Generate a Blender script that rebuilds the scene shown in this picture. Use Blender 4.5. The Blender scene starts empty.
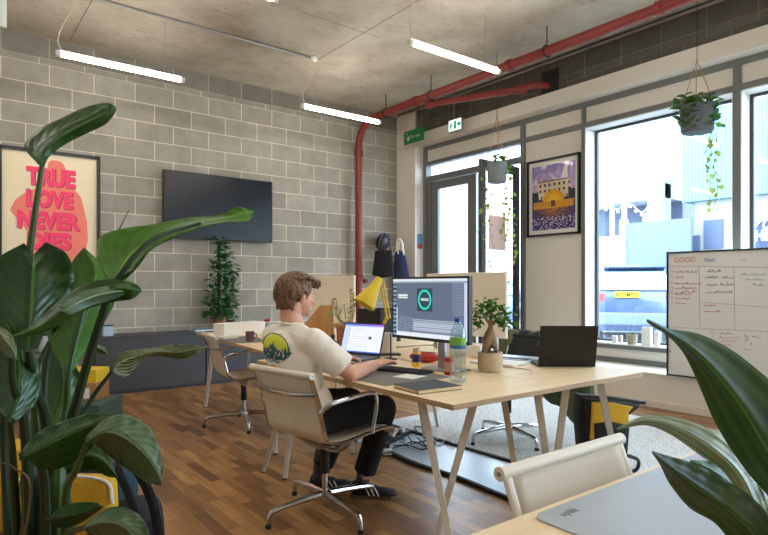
import bpy, bmesh, math, random
from mathutils import Vector, Matrix, Euler, Quaternion, noise
random.seed(7)
V = Vector
PI = math.pi
SC = bpy.context.scene
COL = SC.collection

# ------------------------------------------------------------------ camera geometry
F = 584.0; YAW = math.radians(37.72); CZ = 1.21; CY = 267.5 + 18.26
fx, fy = math.sin(YAW), math.cos(YAW); rx, ry = math.cos(YAW), -math.sin(YAW)
def W(px, py, d):
    l = (px - 384) / F * d
    return V((fx*d + rx*l, fy*d + ry*l, CZ + (CY - py)/F*d))
def atz(px, py, z): return W(px, py, (CZ - z)*F/(py - CY))
def atx(px, py, X): return W(px, py, X/(fx + rx*(px-384)/F))
def aty(px, py, Y): return W(px, py, Y/(fy + ry*(px-384)/F))

cam = bpy.data.cameras.new('camera'); co = bpy.data.objects.new('camera', cam); COL.objects.link(co)
cam.sensor_width = 36; cam.lens = F/768*36; cam.shift_y = 18.26/768
co.location = (0, 0, CZ); co.rotation_euler = (PI/2, 0, -YAW); cam.clip_end = 300; cam.clip_start = .05
SC.camera = co

# ------------------------------------------------------------------ materials
def lin(c):
    c = c/255.0
    return c/12.92 if c <= .04045 else ((c+.055)/1.055)**2.4
def rgb(r, g, b): return (lin(r), lin(g), lin(b), 1)
def newmat(name):
    m = bpy.data.materials.new(name); m.use_nodes = True
    nt = m.node_tree; b = nt.nodes['Principled BSDF']
    return m, nt, b
def N(nt, t, **k):
    n = nt.nodes.new(t)
    for a, v in k.items():
        if a in n.inputs.keys(): n.inputs[a].default_value = v
        else: setattr(n, a, v)
    return n
_mats = {}
def mat(name, c, rough=.55, metal=0, var=.06, vs=12, bump=0, bs=60, spec=.5, trans=0, coat=0, sub=0):
    """plain surface: slight colour variation from noise plus optional fine bump"""
    if name in _mats: return _mats[name]
    m, nt, b = newmat(name); L = nt.links
    col = rgb(*c)
    b.inputs['Roughness'].default_value = rough; b.inputs['Metallic'].default_value = metal
    b.inputs['Specular IOR Level'].default_value = spec
    b.inputs['Transmission Weight'].default_value = trans
    b.inputs['Coat Weight'].default_value = coat
    tc = N(nt, 'ShaderNodeTexCoord')
    if var:
        no = N(nt, 'ShaderNodeTexNoise', Scale=float(vs), Detail=4.0)
        L.new(tc.outputs['Object'], no.inputs['Vector'])
        mr = N(nt, 'ShaderNodeMapRange'); mr.inputs['To Min'].default_value = 1-var; mr.inputs['To Max'].default_value = 1+var
        L.new(no.outputs['Fac'], mr.inputs['Value'])
        mx = N(nt, 'ShaderNodeVectorMath', operation='SCALE'); mx.inputs[0].default_value = col[:3]
        L.new(mr.outputs[0], mx.inputs['Scale']); L.new(mx.outputs[0], b.inputs['Base Color'])
    else: b.inputs['Base Color'].default_value = col
    if bump:
        n2 = N(nt, 'ShaderNodeTexNoise', Scale=float(bs), Detail=3.0); L.new(tc.outputs['Object'], n2.inputs['Vector'])
        bp = N(nt, 'ShaderNodeBump', Strength=float(bump), Distance=.004)
        L.new(n2.outputs['Fac'], bp.inputs['Height']); L.new(bp.outputs[0], b.inputs['Normal'])
    _mats[name] = m; return m
def emit(name, c, s=1.0):
    if name in _mats: return _mats[name]
    m, nt, b = newmat(name)
    b.inputs['Base Color'].default_value = (0, 0, 0, 1)
    b.inputs['Emission Color'].default_value = rgb(*c); b.inputs['Emission Strength'].default_value = s
    _mats[name] = m; return m
def glassmat(name, tint=(235, 243, 248), refl=.06, rough=0.0):
    m = bpy.data.materials.new(name); m.use_nodes = True; nt = m.node_tree; nt.nodes.clear()
    o = N(nt, 'ShaderNodeOutputMaterial'); t = N(nt, 'ShaderNodeBsdfTransparent'); g = N(nt, 'ShaderNodeBsdfGlossy')
    t.inputs[0].default_value = rgb(*tint); g.inputs['Roughness'].default_value = rough; g.inputs[0].default_value = (.9, .95, 1, 1)
    mx = N(nt, 'ShaderNodeMixShader'); lw = N(nt, 'ShaderNodeLayerWeight', Blend=.35)
    mr = N(nt, 'ShaderNodeMapRange'); mr.inputs['To Min'].default_value = refl; mr.inputs['To Max'].default_value = .6
    nt.links.new(lw.outputs['Facing'], mr.inputs[0]); mr.inputs['From Min'].default_value = .3
    nt.links.new(mr.outputs[0], mx.inputs[0]); nt.links.new(t.outputs[0], mx.inputs[1]); nt.links.new(g.outputs[0], mx.inputs[2])
    nt.links.new(mx.outputs[0], o.inputs[0]); return m
def vcolmat(name, emission=0, rough=.5, coat=0):
    m, nt, b = newmat(name); a = N(nt, 'ShaderNodeVertexColor', layer_name='Col')
    if emission:
        b.inputs['Base Color'].default_value = (.01, .01, .01, 1); b.inputs['Roughness'].default_value = .25
        nt.links.new(a.outputs[0], b.inputs['Emission Color']); b.inputs['Emission Strength'].default_value = emission
    else:
        nt.links.new(a.outputs[0], b.inputs['Base Color']); b.inputs['Roughness'].default_value = rough
        b.inputs['Coat Weight'].default_value = coat; b.inputs['Coat Roughness'].default_value = .03
    return m
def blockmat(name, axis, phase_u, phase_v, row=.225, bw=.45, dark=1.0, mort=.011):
    m, nt, b = newmat(name); L = nt.links
    tc = N(nt, 'ShaderNodeTexCoord'); sp = N(nt, 'ShaderNodeSeparateXYZ'); L.new(tc.outputs['Object'], sp.inputs[0])
    su = N(nt, 'ShaderNodeMath', operation='SUBTRACT'); su.inputs[1].default_value = phase_u; L.new(sp.outputs[axis], su.inputs[0])
    sv = N(nt, 'ShaderNodeMath', operation='SUBTRACT'); sv.inputs[1].default_value = phase_v; L.new(sp.outputs['Z'], sv.inputs[0])
    cb = N(nt, 'ShaderNodeCombineXYZ'); L.new(su.outputs[0], cb.inputs[0]); L.new(sv.outputs[0], cb.inputs[1])
    br = N(nt, 'ShaderNodeTexBrick'); br.offset = .5; br.offset_frequency = 2
    br.inputs['Scale'].default_value = 1; br.inputs['Brick Width'].default_value = bw; br.inputs['Row Height'].default_value = row
    br.inputs['Mortar Size'].default_value = mort*.5; br.inputs['Mortar Smooth'].default_value = .25
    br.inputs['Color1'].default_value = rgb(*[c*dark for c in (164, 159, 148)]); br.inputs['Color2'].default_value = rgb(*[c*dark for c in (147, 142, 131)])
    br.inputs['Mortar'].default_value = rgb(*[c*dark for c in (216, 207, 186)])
    L.new(cb.outputs[0], br.inputs['Vector'])
    n1 = N(nt, 'ShaderNodeTexNoise', Scale=3.0, Detail=8.0, Roughness=.7); L.new(tc.outputs['Object'], n1.inputs['Vector'])
    n2 = N(nt, 'ShaderNodeTexNoise', Scale=160.0, Detail=2.0); L.new(tc.outputs['Object'], n2.inputs['Vector'])
    mr = N(nt, 'ShaderNodeMapRange'); mr.inputs['To Min'].default_value = .80; mr.inputs['To Max'].default_value = 1.22
    mr.inputs['From Min'].default_value = .25; mr.inputs['From Max'].default_value = .75
    L.new(n1.outputs['Fac'], mr.inputs[0])
    mr2 = N(nt, 'ShaderNodeMapRange'); mr2.inputs['To Min'].default_value = .8; mr2.inputs['To Max'].default_value = 1.2; L.new(n2.outputs['Fac'], mr2.inputs[0])
    mu = N(nt, 'ShaderNodeMath', operation='MULTIPLY'); L.new(mr.outputs[0], mu.inputs[0]); L.new(mr2.outputs[0], mu.inputs[1])
    sc = N(nt, 'ShaderNodeVectorMath', operation='SCALE'); L.new(br.outputs['Color'], sc.inputs[0]); L.new(mu.outputs[0], sc.inputs['Scale'])
    L.new(sc.outputs[0], b.inputs['Base Color']); b.inputs['Roughness'].default_value = .92; b.inputs['Specular IOR Level'].default_value = .2
    inv = N(nt, 'ShaderNodeMath', operation='MULTIPLY_ADD'); inv.inputs[1].default_value = -1; L.new(br.outputs['Fac'], inv.inputs[0]); 
    L.new(n2.outputs['Fac'], inv.inputs[2])
    bp = N(nt, 'ShaderNodeBump', Strength=.45, Distance=.006); L.new(inv.outputs[0], bp.inputs['Height']); L.new(bp.outputs[0], b.inputs['Normal'])
    return m
def floormat():
    m, nt, b = newmat('wood_laminate'); L = nt.links
    tc = N(nt, 'ShaderNodeTexCoord'); sp = N(nt, 'ShaderNodeSeparateXYZ'); L.new(tc.outputs['Object'], sp.inputs[0])
    cb = N(nt, 'ShaderNodeCombineXYZ'); L.new(sp.outputs['Y'], cb.inputs[0]); L.new(sp.outputs['X'], cb.inputs[1])
    br = N(nt, 'ShaderNodeTexBrick'); br.offset = .37; br.offset_frequency = 2; br.squash = .72; br.squash_frequency = 3
    br.inputs['Scale'].default_value = 1; br.inputs['Brick Width'].default_value = .46; br.inputs['Row Height'].default_value = .068
    br.inputs['Mortar Size'].default_value = .0008; br.inputs['Bias'].default_value = -.05
    br.inputs['Color1'].default_value = rgb(190, 142, 86); br.inputs['Color2'].default_value = rgb(118, 80, 44); br.inputs['Mortar'].default_value = rgb(78, 52, 32)
    L.new(cb.outputs[0], br.inputs['Vector'])
    # grain stretched along the strips, warped into swirls
    mp = N(nt, 'ShaderNodeMapping'); mp.inputs['Scale'].default_value = (14, 1.6, 1); L.new(tc.outputs['Object'], mp.inputs[0])
    n1 = N(nt, 'ShaderNodeTexNoise', Scale=1.0, Detail=6.0, Roughness=.6, Distortion=1.6); L.new(mp.outputs[0], n1.inputs['Vector'])
    cr = N(nt, 'ShaderNodeValToRGB'); cr.color_ramp.elements[0].position = .30; cr.color_ramp.elements[0].color = (.62, .56, .50, 1)
    cr.color_ramp.elements[1].position = .60; cr.color_ramp.elements[1].color = (1.0, 1.0, 1.0, 1)
    L.new(n1.outputs['Fac'], cr.inputs[0])
    mx = N(nt, 'ShaderNodeVectorMath', operation='MULTIPLY'); L.new(br.outputs['Color'], mx.inputs[0]); L.new(cr.outputs[0], mx.inputs[1])
    L.new(mx.outputs[0], b.inputs['Base Color'])
    n3 = N(nt, 'ShaderNodeTexNoise', Scale=5.0, Detail=3.0); L.new(tc.outputs['Object'], n3.inputs['Vector'])
    mr = N(nt, 'ShaderNodeMapRange'); mr.inputs['To Min'].default_value = .27; mr.inputs['To Max'].default_value = .38; L.new(n3.outputs['Fac'], mr.inputs[0])
    L.new(mr.outputs[0], b.inputs['Roughness'])
    bp = N(nt, 'ShaderNodeBump', Strength=.03, Distance=.001); L.new(n1.outputs['Fac'], bp.inputs['Height']); L.new(bp.outputs[0], b.inputs['Normal'])
    return m
def concretemat():
    m, nt, b = newmat('cast_concrete'); L = nt.links
    tc = N(nt, 'ShaderNodeTexCoord')
    n1 = N(nt, 'ShaderNodeTexNoise', Scale=1.3, Detail=7.0, Roughness=.62); L.new(tc.outputs['Object'], n1.inputs['Vector'])
    cr = N(nt, 'ShaderNodeValToRGB'); e = cr.color_ramp.elements
    e[0].position = .3; e[0].color = rgb(160, 147, 128); e[1].position = .68; e[1].color = rgb(200, 192, 176)
    L.new(n1.outputs['Fac'], cr.inputs[0])
    n2 = N(nt, 'ShaderNodeTexNoise', Scale=9.0, Detail=5.0, Roughness=.7); mp = N(nt, 'ShaderNodeMapping'); mp.inputs['Scale'].default_value = (1, 1.8, 1)
    L.new(tc.outputs['Object'], mp.inputs[0]); L.new(mp.outputs[0], n2.inputs['Vector'])
    c2 = N(nt, 'ShaderNodeValToRGB'); c2.color_ramp.elements[0].position = .56; c2.color_ramp.elements[0].color = (0, 0, 0, 1)
    c2.color_ramp.elements[1].position = .74; c2.color_ramp.elements[1].color = (.55, .55, .55, 1); L.new(n2.outputs['Fac'], c2.inputs[0])
    mx = N(nt, 'ShaderNodeMix', data_type='RGBA'); mx.inputs[7].default_value = rgb(128, 96, 62)
    L.new(c2.outputs[0], mx.inputs[0]); L.new(cr.outputs[0], mx.inputs[6]); L.new(mx.outputs[2], b.inputs['Base Color'])
    b.inputs['Roughness'].default_value = .85
    n4 = N(nt, 'ShaderNodeTexNoise', Scale=40.0, Detail=4.0); L.new(tc.outputs['Object'], n4.inputs['Vector'])
    bp = N(nt, 'ShaderNodeBump', Strength=.2, Distance=.004); L.new(n4.outputs['Fac'], bp.inputs['Height']); L.new(bp.outputs[0], b.inputs['Normal'])
    return m
def woodmat(name, c1, c2, scale=(2, 26, 26), rough=.45, rot=(0, 0, 0)):
    m, nt, b = newmat(name); L = nt.links
    tc = N(nt, 'ShaderNodeTexCoord'); mp = N(nt, 'ShaderNodeMapping'); mp.inputs['Scale'].default_value = scale; mp.inputs['Rotation'].default_value = rot
    L.new(tc.outputs['Object'], mp.inputs[0])
    n1 = N(nt, 'ShaderNodeTexNoise', Scale=1.0, Detail=5.0, Distortion=.5); L.new(mp.outputs[0], n1.inputs['Vector'])
    cr = N(nt, 'ShaderNodeValToRGB'); e = cr.color_ramp.elements
    e[0].position = .35; e[0].color = rgb(*c2); e[1].position = .65; e[1].color = rgb(*c1)
    L.new(n1.outputs['Fac'], cr.inputs[0]); L.new(cr.outputs[0], b.inputs['Base Color']); b.inputs['Roughness'].default_value = rough
    return m
def leafmat(name, c1, c2, veins=26, rough=.35, slant=.5, back=None, stripe=.10):
    m, nt, b = newmat(name); L = nt.links
    uv = N(nt, 'ShaderNodeUVMap', uv_map='UV'); sp = N(nt, 'ShaderNodeSeparateXYZ'); L.new(uv.outputs[0], sp.inputs[0])
    # u runs -1..1 across, v along the leaf
    ab = N(nt, 'ShaderNodeMath', operation='ABSOLUTE'); L.new(sp.outputs['X'], ab.inputs[0])
    sl = N(nt, 'ShaderNodeMath', operation='MULTIPLY_ADD'); sl.inputs[1].default_value = -slant; L.new(ab.outputs[0], sl.inputs[0]); L.new(sp.outputs['Y'], sl.inputs[2])
    fr = N(nt, 'ShaderNodeMath', operation='MULTIPLY'); fr.inputs[1].default_value = veins; L.new(sl.outputs[0], fr.inputs[0])
    sn = N(nt, 'ShaderNodeMath', operation='SINE'); L.new(fr.outputs[0], sn.inputs[0])
    tc = N(nt, 'ShaderNodeTexCoord')
    no = N(nt, 'ShaderNodeTexNoise', Scale=9.0, Detail=4.0); L.new(tc.outputs['Object'], no.inputs['Vector'])
    ad = N(nt, 'ShaderNodeMath', operation='MULTIPLY_ADD'); ad.inputs[1].default_value = stripe*.5; L.new(sn.outputs[0], ad.inputs[0]); L.new(no.outputs['Fac'], ad.inputs[2])
    cr = N(nt, 'ShaderNodeValToRGB'); e = cr.color_ramp.elements; e[0].position = .25; e[0].color = rgb(*c2); e[1].position = .75; e[1].color = rgb(*c1)
    L.new(ad.outputs[0], cr.inputs[0])
    # pale midrib
    lt = N(nt, 'ShaderNodeMath', operation='LESS_THAN'); lt.inputs[1].default_value = .035; L.new(ab.outputs[0], lt.inputs[0])
    mx = N(nt, 'ShaderNodeMix', data_type='RGBA'); mx.inputs[7].default_value = rgb(*[min(255, c*1.25+12) for c in c1]); L.new(lt.outputs[0], mx.inputs[0]); L.new(cr.outputs[0], mx.inputs[6])
    L.new(mx.outputs[2], b.inputs['Base Color'])
    b.inputs['Roughness'].default_value = rough
    bp = N(nt, 'ShaderNodeBump', Strength=.18, Distance=.002); L.new(sn.outputs[0], bp.inputs['Height']); L.new(bp.outputs[0], b.inputs['Normal'])
    # translucency, leaves let light through
    tr = N(nt, 'ShaderNodeBsdfTranslucent'); L.new(mx.outputs[2], tr.inputs[0])
    ms = N(nt, 'ShaderNodeMixShader', ); ms.inputs[0].default_value = .3
    o = nt.nodes['Material Output']; L.new(b.outputs[0], ms.inputs[1]); L.new(tr.outputs[0], ms.inputs[2]); L.new(ms.outputs[0], o.inputs[0])
    return m

M = dict(
 white=mat('white_paint', (232, 228, 220), .5), plaster=mat('beige_plaster', (232, 226, 215), .8, var=.03, bump=.1),
 reveal=mat('white_reveal', (236, 236, 232), .6, var=.02),
 frame=mat('grey_window_frame', (112, 116, 116), .45, var=.02), framed=mat('dark_window_frame', (62, 66, 68), .45, var=.02),
 black=mat('black_plastic', (22, 22, 24), .45), blackm=mat('matt_black', (30, 30, 32), .75), screen_off=mat('tv_glass', (7, 10, 18), .25, var=0, spec=.3),
 chrome=mat('chrome', (205, 205, 208), .14, 1, var=0), steel=mat('brushed_steel', (170, 170, 172), .35, 1),
 cream=mat('cream_leather', (218, 210, 192), .5, var=.04, bump=.15, bs=180), creamend=mat('cream_plastic', (228, 221, 206), .45),
 red=mat('red_oxide_paint', (128, 46, 38), .5, var=.12, bump=.1), cabinet=mat('charcoal_cabinet', (66, 68, 72), .6, var=.18, vs=5),
 leg=mat('pale_grey_leg', (206, 200, 188), .5), birch=woodmat('birch_ply', (236, 214, 174), (226, 200, 158)),
 edge=woodmat('ply_edge', (190, 160, 116), (150, 120, 84), (2, 2, 220)),
 pine=woodmat('bamboo', (196, 150, 92), (170, 122, 70), (24, 24, 2)), terracotta=mat('terracotta', (176, 118, 88), .8, var=.12),
 fabric=mat('beige_pinboard', (236, 226, 206), .95, var=.03, bump=.2, bs=300),
 skin=mat('skin', (222, 168, 142), .5, var=.05, vs=30), shirt=mat('cream_cotton', (238, 232, 220), .9, var=.03, bump=.1, bs=250),
 trouser=mat('black_trousers', (20, 20, 23), .95, var=.1), 
 soil=mat('soil', (58, 44, 34), .95, var=.3, vs=60), stem=mat('green_stem', (52, 84, 34), .5, var=.2), darkstem=mat('dark_stem', (30, 52, 24), .5, var=.25),
 paper=mat('paper', (240, 238, 232), .8, var=.02), yellow=mat('yellow_enamel', (226, 196, 40), .4, var=.04),
 mat_grey=mat('grey_desk_mat', (120, 116, 110), .8, var=.05, bump=.1, bs=300),
 cable=mat('black_cable', (20, 20, 22), .5), conduit=mat('galvanised', (150, 150, 148), .4, .6),
 cord=mat('cream_cord', (206, 192, 164), .7), rope=mat('jute_rope', (176, 142, 96), .9),
)

# ------------------------------------------------------------------ mesh helpers
class MB:
    def __init__(s): s.bm = bmesh.new()
    def box(s, c, size, rot=None, bevel=0):
        mt = Matrix.Translation(V(c)) @ (rot.to_matrix().to_4x4() if hasattr(rot, 'to_matrix') else (rot.to_4x4() if rot is not None else Matrix())) @ Matrix.Diagonal((*size, 1))
        r = bmesh.ops.create_cube(s.bm, size=1, matrix=mt)
        if bevel:
            ed = list({e for v in r['verts'] for e in v.link_edges})
            bmesh.ops.bevel(s.bm, geom=ed, offset=bevel, segments=2, affect='EDGES', profile=.6)
        return s
    def bb(s, x0, x1, y0, y1, z0, z1, bevel=0): return s.box(((x0+x1)/2, (y0+y1)/2, (z0+z1)/2), (abs(x1-x0), abs(y1-y0), abs(z1-z0)), None, bevel)
    def tube(s, pts, r, seg=10, cap=True, flat=1.0, closed=False):
        pts = [V(p) for p in pts]; n = len(pts); rs = r if isinstance(r, (list, tuple)) else [r]*n
        rings = []; up = None
        for i, p in enumerate(pts):
            a = pts[i-1] if (i > 0 or closed) else p; b = pts[(i+1) % n] if (i < n-1 or closed) else p
            t = (b-a).normalized()
            if up is None:
                up = V((0, 0, 1)) if abs(t.z) < .9 else V((1, 0, 0))
            up = (up - t*up.dot(t)).normalized(); sd = t.cross(up)
            rings.append([s.bm.verts.new(p + (sd*math.cos(q)*flat + up*math.sin(q))*rs[i]) for q in [2*PI*k/seg for k in range(seg)]])
        for i in range(n if closed else n-1):
            A, B = rings[i], rings[(i+1) % n]
            for k in range(seg): s.bm.faces.new((A[k], A[(k+1) % seg], B[(k+1) % seg], B[k]))
        if cap and not closed:
            s.bm.faces.new(rings[0][::-1]); s.bm.faces.new(rings[-1])
        return s
    def lathe(s, prof, c=(0, 0, 0), seg=24, mt=None):
        c = V(c); rings = []
        for r, z in prof:
            rings.append([s.bm.verts.new((mt @ V((r*math.cos(q), r*math.sin(q), z)) if mt else V((r*math.cos(q), r*math.sin(q), z))) + c) for q in [2*PI*k/seg for k in range(seg)]])
        for A, B in zip(rings, rings[1:]):
            for k in range(seg): s.bm.faces.new((A[k], A[(k+1) % seg], B[(k+1) % seg], B[k]))
        if prof[0][0] > 1e-5: s.bm.faces.new(rings[0][::-1])
        if prof[-1][0] > 1e-5: s.bm.faces.new(rings[-1])
        bmesh.ops.remove_doubles(s.bm, verts=[v for R_ in (rings[0], rings[-1]) for v in R_], dist=1e-6)
        return s
    def prism(s, poly, depth, mt=None):
        """poly: (x,y) list, extruded 0..depth along z then transformed"""
        mt = mt or Matrix()
        a = [s.bm.verts.new(mt @ V((x, y, 0))) for x, y in poly]; b = [s.bm.verts.new(mt @ V((x, y, depth))) for x, y in poly]
        s.bm.faces.new(a[::-1]); s.bm.faces.new(b)
        for i in range(len(poly)):
            j = (i+1) % len(poly); s.bm.faces.new((a[i], a[j], b[j], b[i]))
        return s
    def _sph(s, mt, u, v):
        nv = s.bm.verts.new; nf = s.bm.faces.new
        top = nv(mt @ V((0, 0, 1))); bot = nv(mt @ V((0, 0, -1))); rings = []
        for j in range(1, v):
            p = PI*j/v; z, r = math.cos(p), math.sin(p)
            rings.append([nv(mt @ V((r*math.cos(2*PI*k/u), r*math.sin(2*PI*k/u), z))) for k in range(u)])
        for k in range(u):
            k2 = (k+1) % u; nf((top, rings[0][k], rings[0][k2])); nf((bot, rings[-1][k2], rings[-1][k]))
            for A, B in zip(rings, rings[1:]): nf((A[k], B[k], B[k2], A[k2]))
    def ell(s, c, r, rot=None, u=16, v=10):
        mt = Matrix.Translation(V(c)) @ (rot.to_4x4() if rot is not None else Matrix()) @ Matrix.Diagonal((*(r if hasattr(r, '__len__') else (r, r, r)), 1))
        s._sph(mt, u, v); return s
    def cone(s, a, ra, b, rb, u=14):
        a = V(a); b = V(b); q = (b-a).to_track_quat('Z', 'Y').to_matrix()
        A = [s.bm.verts.new(a+q @ V((ra*math.cos(2*PI*k/u), ra*math.sin(2*PI*k/u), 0))) for k in range(u)]
        B = [s.bm.verts.new(b+q @ V((rb*math.cos(2*PI*k/u), rb*math.sin(2*PI*k/u), 0))) for k in range(u)]
        for k in range(u): s.bm.faces.new((A[k], A[(k+1) % u], B[(k+1) % u], B[k]))
        s.bm.faces.new(A[::-1]); s.bm.faces.new(B); return s
    def cap(s, a, ra, b, rb, u=14):
        a = V(a); b = V(b); d = b-a; l = d.length
        if l > 1e-6: s.cone(a, ra, b, rb, u)
        s.ell(a, ra, None, u, 8); s.ell(b, rb, None, u, 8); return s
    def chain(s, pts):
        for (a, ra), (b, rb) in zip(pts, pts[1:]): s.cap(a, ra, b, rb)
        return s
    def grid(s, rows, uvs=True, thick=0):
        n, k = len(rows), len(rows[0])
        vs = [[s.bm.verts.new(p) for p in row] for row in rows]
        ul = s.bm.loops.layers.uv.get('UV') or s.bm.loops.layers.uv.new('UV')
        for i in range(n-1):
            for j in range(k-1):
                q = [(i, j), (i, j+1), (i+1, j+1), (i+1, j)]
                f = s.bm.faces.new([vs[a][b] for a, b in q])
                for lp, (a, b) in zip(f.loops, q): lp[ul].uv = (b/(k-1)*2-1, a/(n-1))
        return s
    def build(s, name, m, parent=None, smooth=True, world=True, solid=0, sharp=35, subd=0):
        bm = s.bm
        bmesh.ops.recalc_face_normals(bm, faces=bm.faces)
        me = bpy.data.meshes.new(name); bm.to_mesh(me); bm.free()
        return finish(me, name, m, parent, smooth, world, solid, sharp, subd)
def rootmat(p):
    while p.parent: p = p.parent
    return Matrix.LocRotScale(p.location, p.rotation_euler, p.scale)
def finish(me, name, m, parent=None, smooth=True, world=True, solid=0, sharp=35, subd=0):
    o = bpy.data.objects.new(name, me); COL.objects.link(o)
    if m: me.materials.append(m)
    if parent:
        if world: me.transform(rootmat(parent).inverted())
        o.parent = parent
    if smooth:
        me.shade_smooth()
        try: me.set_sharp_from_angle(angle=math.radians(sharp))
        except Exception: pass
    if solid:
        md = o.modifiers.new('thickness', 'SOLIDIFY'); md.thickness = solid; md.offset = 0
    if subd:
        md = o.modifiers.new('smooth', 'SUBSURF'); md.levels = subd; md.render_levels = subd
    return o
def remeshed(mb, name, m, parent, voxel=.006, smooth=6, disp=None):
    """closes overlapping volumes into one continuous skin"""
    me = bpy.data.meshes.new(name); mb.bm.to_mesh(me); mb.bm.free()
    o = bpy.data.objects.new('tmp', me); COL.objects.link(o)
    r = o.modifiers.new('r', 'REMESH'); r.mode = 'VOXEL'; r.voxel_size = voxel; r.use_smooth_shade = True
    if smooth:
        sm = o.modifiers.new('s', 'SMOOTH'); sm.factor = .5; sm.iterations = smooth
    bpy.context.view_layer.update()
    ev = o.evaluated_get(bpy.context.evaluated_depsgraph_get())
    me2 = bpy.data.meshes.new_from_object(ev); me2.name = name
    bpy.data.objects.remove(o); bpy.data.meshes.remove(me)
    me2.materials.clear()
    if disp:
        for v in me2.vertices:
            v.co += v.normal*disp(v.co)
    return finish(me2, name, m, parent, True, True, sharp=180)
def tag(o, label, cat, group=None, kind=None):
    o['label'] = label; o['category'] = cat
    if group: o['group'] = group
    if kind: o['kind'] = kind
    return o
def thing(name, label, cat, loc=(0, 0, 0), rz=0, group=None):
    o = bpy.data.objects.new(name, None); COL.objects.link(o); o.location = loc; o.rotation_euler = (0, 0, rz); o.empty_display_size = .1
    return tag(o, label, cat, group)
def struct(o): o['kind'] = 'structure'; return o
def copy_tree(o, parent=None):
    c = o.copy(); COL.objects.link(c); c.parent = parent
    for ch in list(o.children): copy_tree(ch, c)
    return c
def frame_mt(o, xa, ya):
    xa = V(xa).normalized(); ya = V(ya).normalized(); za = xa.cross(ya)
    m = Matrix((xa, ya, za)).transposed().to_4x4(); m.translation = V(o); return m
def text(body, size, mt, m, name, parent=None, depth=.001, off=0, shear=0, align='LEFT', xs=1.0):
    cu = bpy.data.curves.new(name, 'FONT'); cu.body = body; cu.size = size; cu.extrude = depth; cu.offset = off; cu.shear = shear; cu.align_x = align; cu.resolution_u = 3
    o = bpy.data.objects.new('tmp', cu); COL.objects.link(o); bpy.context.view_layer.update()
    me = bpy.data.meshes.new_from_object(o.evaluated_get(bpy.context.evaluated_depsgraph_get())); bpy.data.objects.remove(o)
    me.materials.clear(); me.name = name
    me.transform(mt @ Matrix.Diagonal((xs, 1, 1, 1)))
    return finish(me, name, m, parent, False)
def cr_spline(P, k):
    """Catmull-Rom through P (vectors or tuples of floats), k steps per span"""
    P = [V(p) if not isinstance(p, Vector) else p for p in P]; out = []
    n = len(P)
    for i in range(n-1):
        p0 = P[i-1] if i else P[0]*2-P[1]; p1 = P[i]; p2 = P[i+1]; p3 = P[i+2] if i+2 < n else P[-1]*2-P[-2]
        for j in range(k):
            t = j/k
            out.append(.5*((2*p1)+(p2-p0)*t+(2*p0-5*p1+4*p2-p3)*t*t+(3*p1-p0-3*p2+p3)*t**3))
    out.append(P[-1]); return out
def raster(name, O, U, Vv, nx, ny, fn, m, parent=None, off=0):
    """a flat printed picture / screen image: coloured facets on one plane, u right, v up"""
    O = V(O); U = V(U); Vv = V(Vv); nrm = U.cross(Vv).normalized()*off
    me = bpy.data.meshes.new(name)
    vs = [O+nrm+U*(i/nx)+Vv*(j/ny) for j in range(ny+1) for i in range(nx+1)]
    fs = []; cols = []
    for j in range(ny):
        for i in range(nx):
            a = j*(nx+1)+i; fs.append((a, a+1, a+nx+2, a+nx+1)); cols.append(fn((i+.5)/nx, (j+.5)/ny))
    me.from_pydata(vs, [], fs); ca = me.color_attributes.new('Col', 'FLOAT_COLOR', 'CORNER')
    for k, c in enumerate(cols):
        c = (lin(c[0]), lin(c[1]), lin(c[2]), 1)
        for q in range(4): ca.data[k*4+q].color = c
    return finish(me, name, m, parent, False)
def lerp(a, b, t): return tuple(x+(y-x)*t for x, y in zip(a, b))

# ================================================================== THE ROOM
X0, XW, Y0, YB, ZC = -2.6, 5.946, -4.5, 7.35, 3.93
def sbox(name, b, m, bevel=0): return struct(MB().bb(*b, bevel).build(name, m, smooth=False))
sbox('floor', (X0, 6.5, Y0, YB+.2, -.12, 0), floormat())
sbox('ceiling', (X0-.2, 6.6, Y0-.2, YB+.2, ZC, ZC+.2), concretemat())
sbox('wall_back', (X0, XW+.5, YB, YB+.2, 0, 3.638), blockmat('blockwork', 'X', .1208, .038))
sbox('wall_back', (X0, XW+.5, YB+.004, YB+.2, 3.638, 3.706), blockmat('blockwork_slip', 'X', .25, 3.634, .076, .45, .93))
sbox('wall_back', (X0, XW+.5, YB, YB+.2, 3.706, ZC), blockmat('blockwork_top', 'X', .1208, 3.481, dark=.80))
wm = mat('white_wall', (205, 202, 194), .8)
sbox('wall_left', (X0-.2, X0, Y0, YB+.2, 0, ZC), wm)
sbox('wall_front', (X0-.2, 6.6, Y0-.2, Y0, 0, ZC), wm)
# window wall: pier, lintel, plinth box
w = MB(); w.bb(XW, 6.5, 6.898, YB, 0, ZC); w.bb(XW, 6.5, Y0, 6.898, 3.39, 3.562)
struct(w.build('wall_right', M['plaster'], smooth=False))
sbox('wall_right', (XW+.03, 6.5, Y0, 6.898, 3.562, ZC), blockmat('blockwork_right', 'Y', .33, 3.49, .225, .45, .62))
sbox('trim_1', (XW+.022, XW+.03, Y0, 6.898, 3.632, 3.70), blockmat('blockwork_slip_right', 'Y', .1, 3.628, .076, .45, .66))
w = MB(); w.bb(5.68, 6.13, Y0, 4.86, 0, .325); w.bb(5.66, 6.13, Y0, 4.88, .325, .345, .004)
struct(w.build('trim_2', M['plaster'], smooth=False))
struct(MB().bb(5.665, 5.68, Y0, 4.86, 0, .07).build('baseboard_right', M['plaster'], smooth=False))
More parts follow.
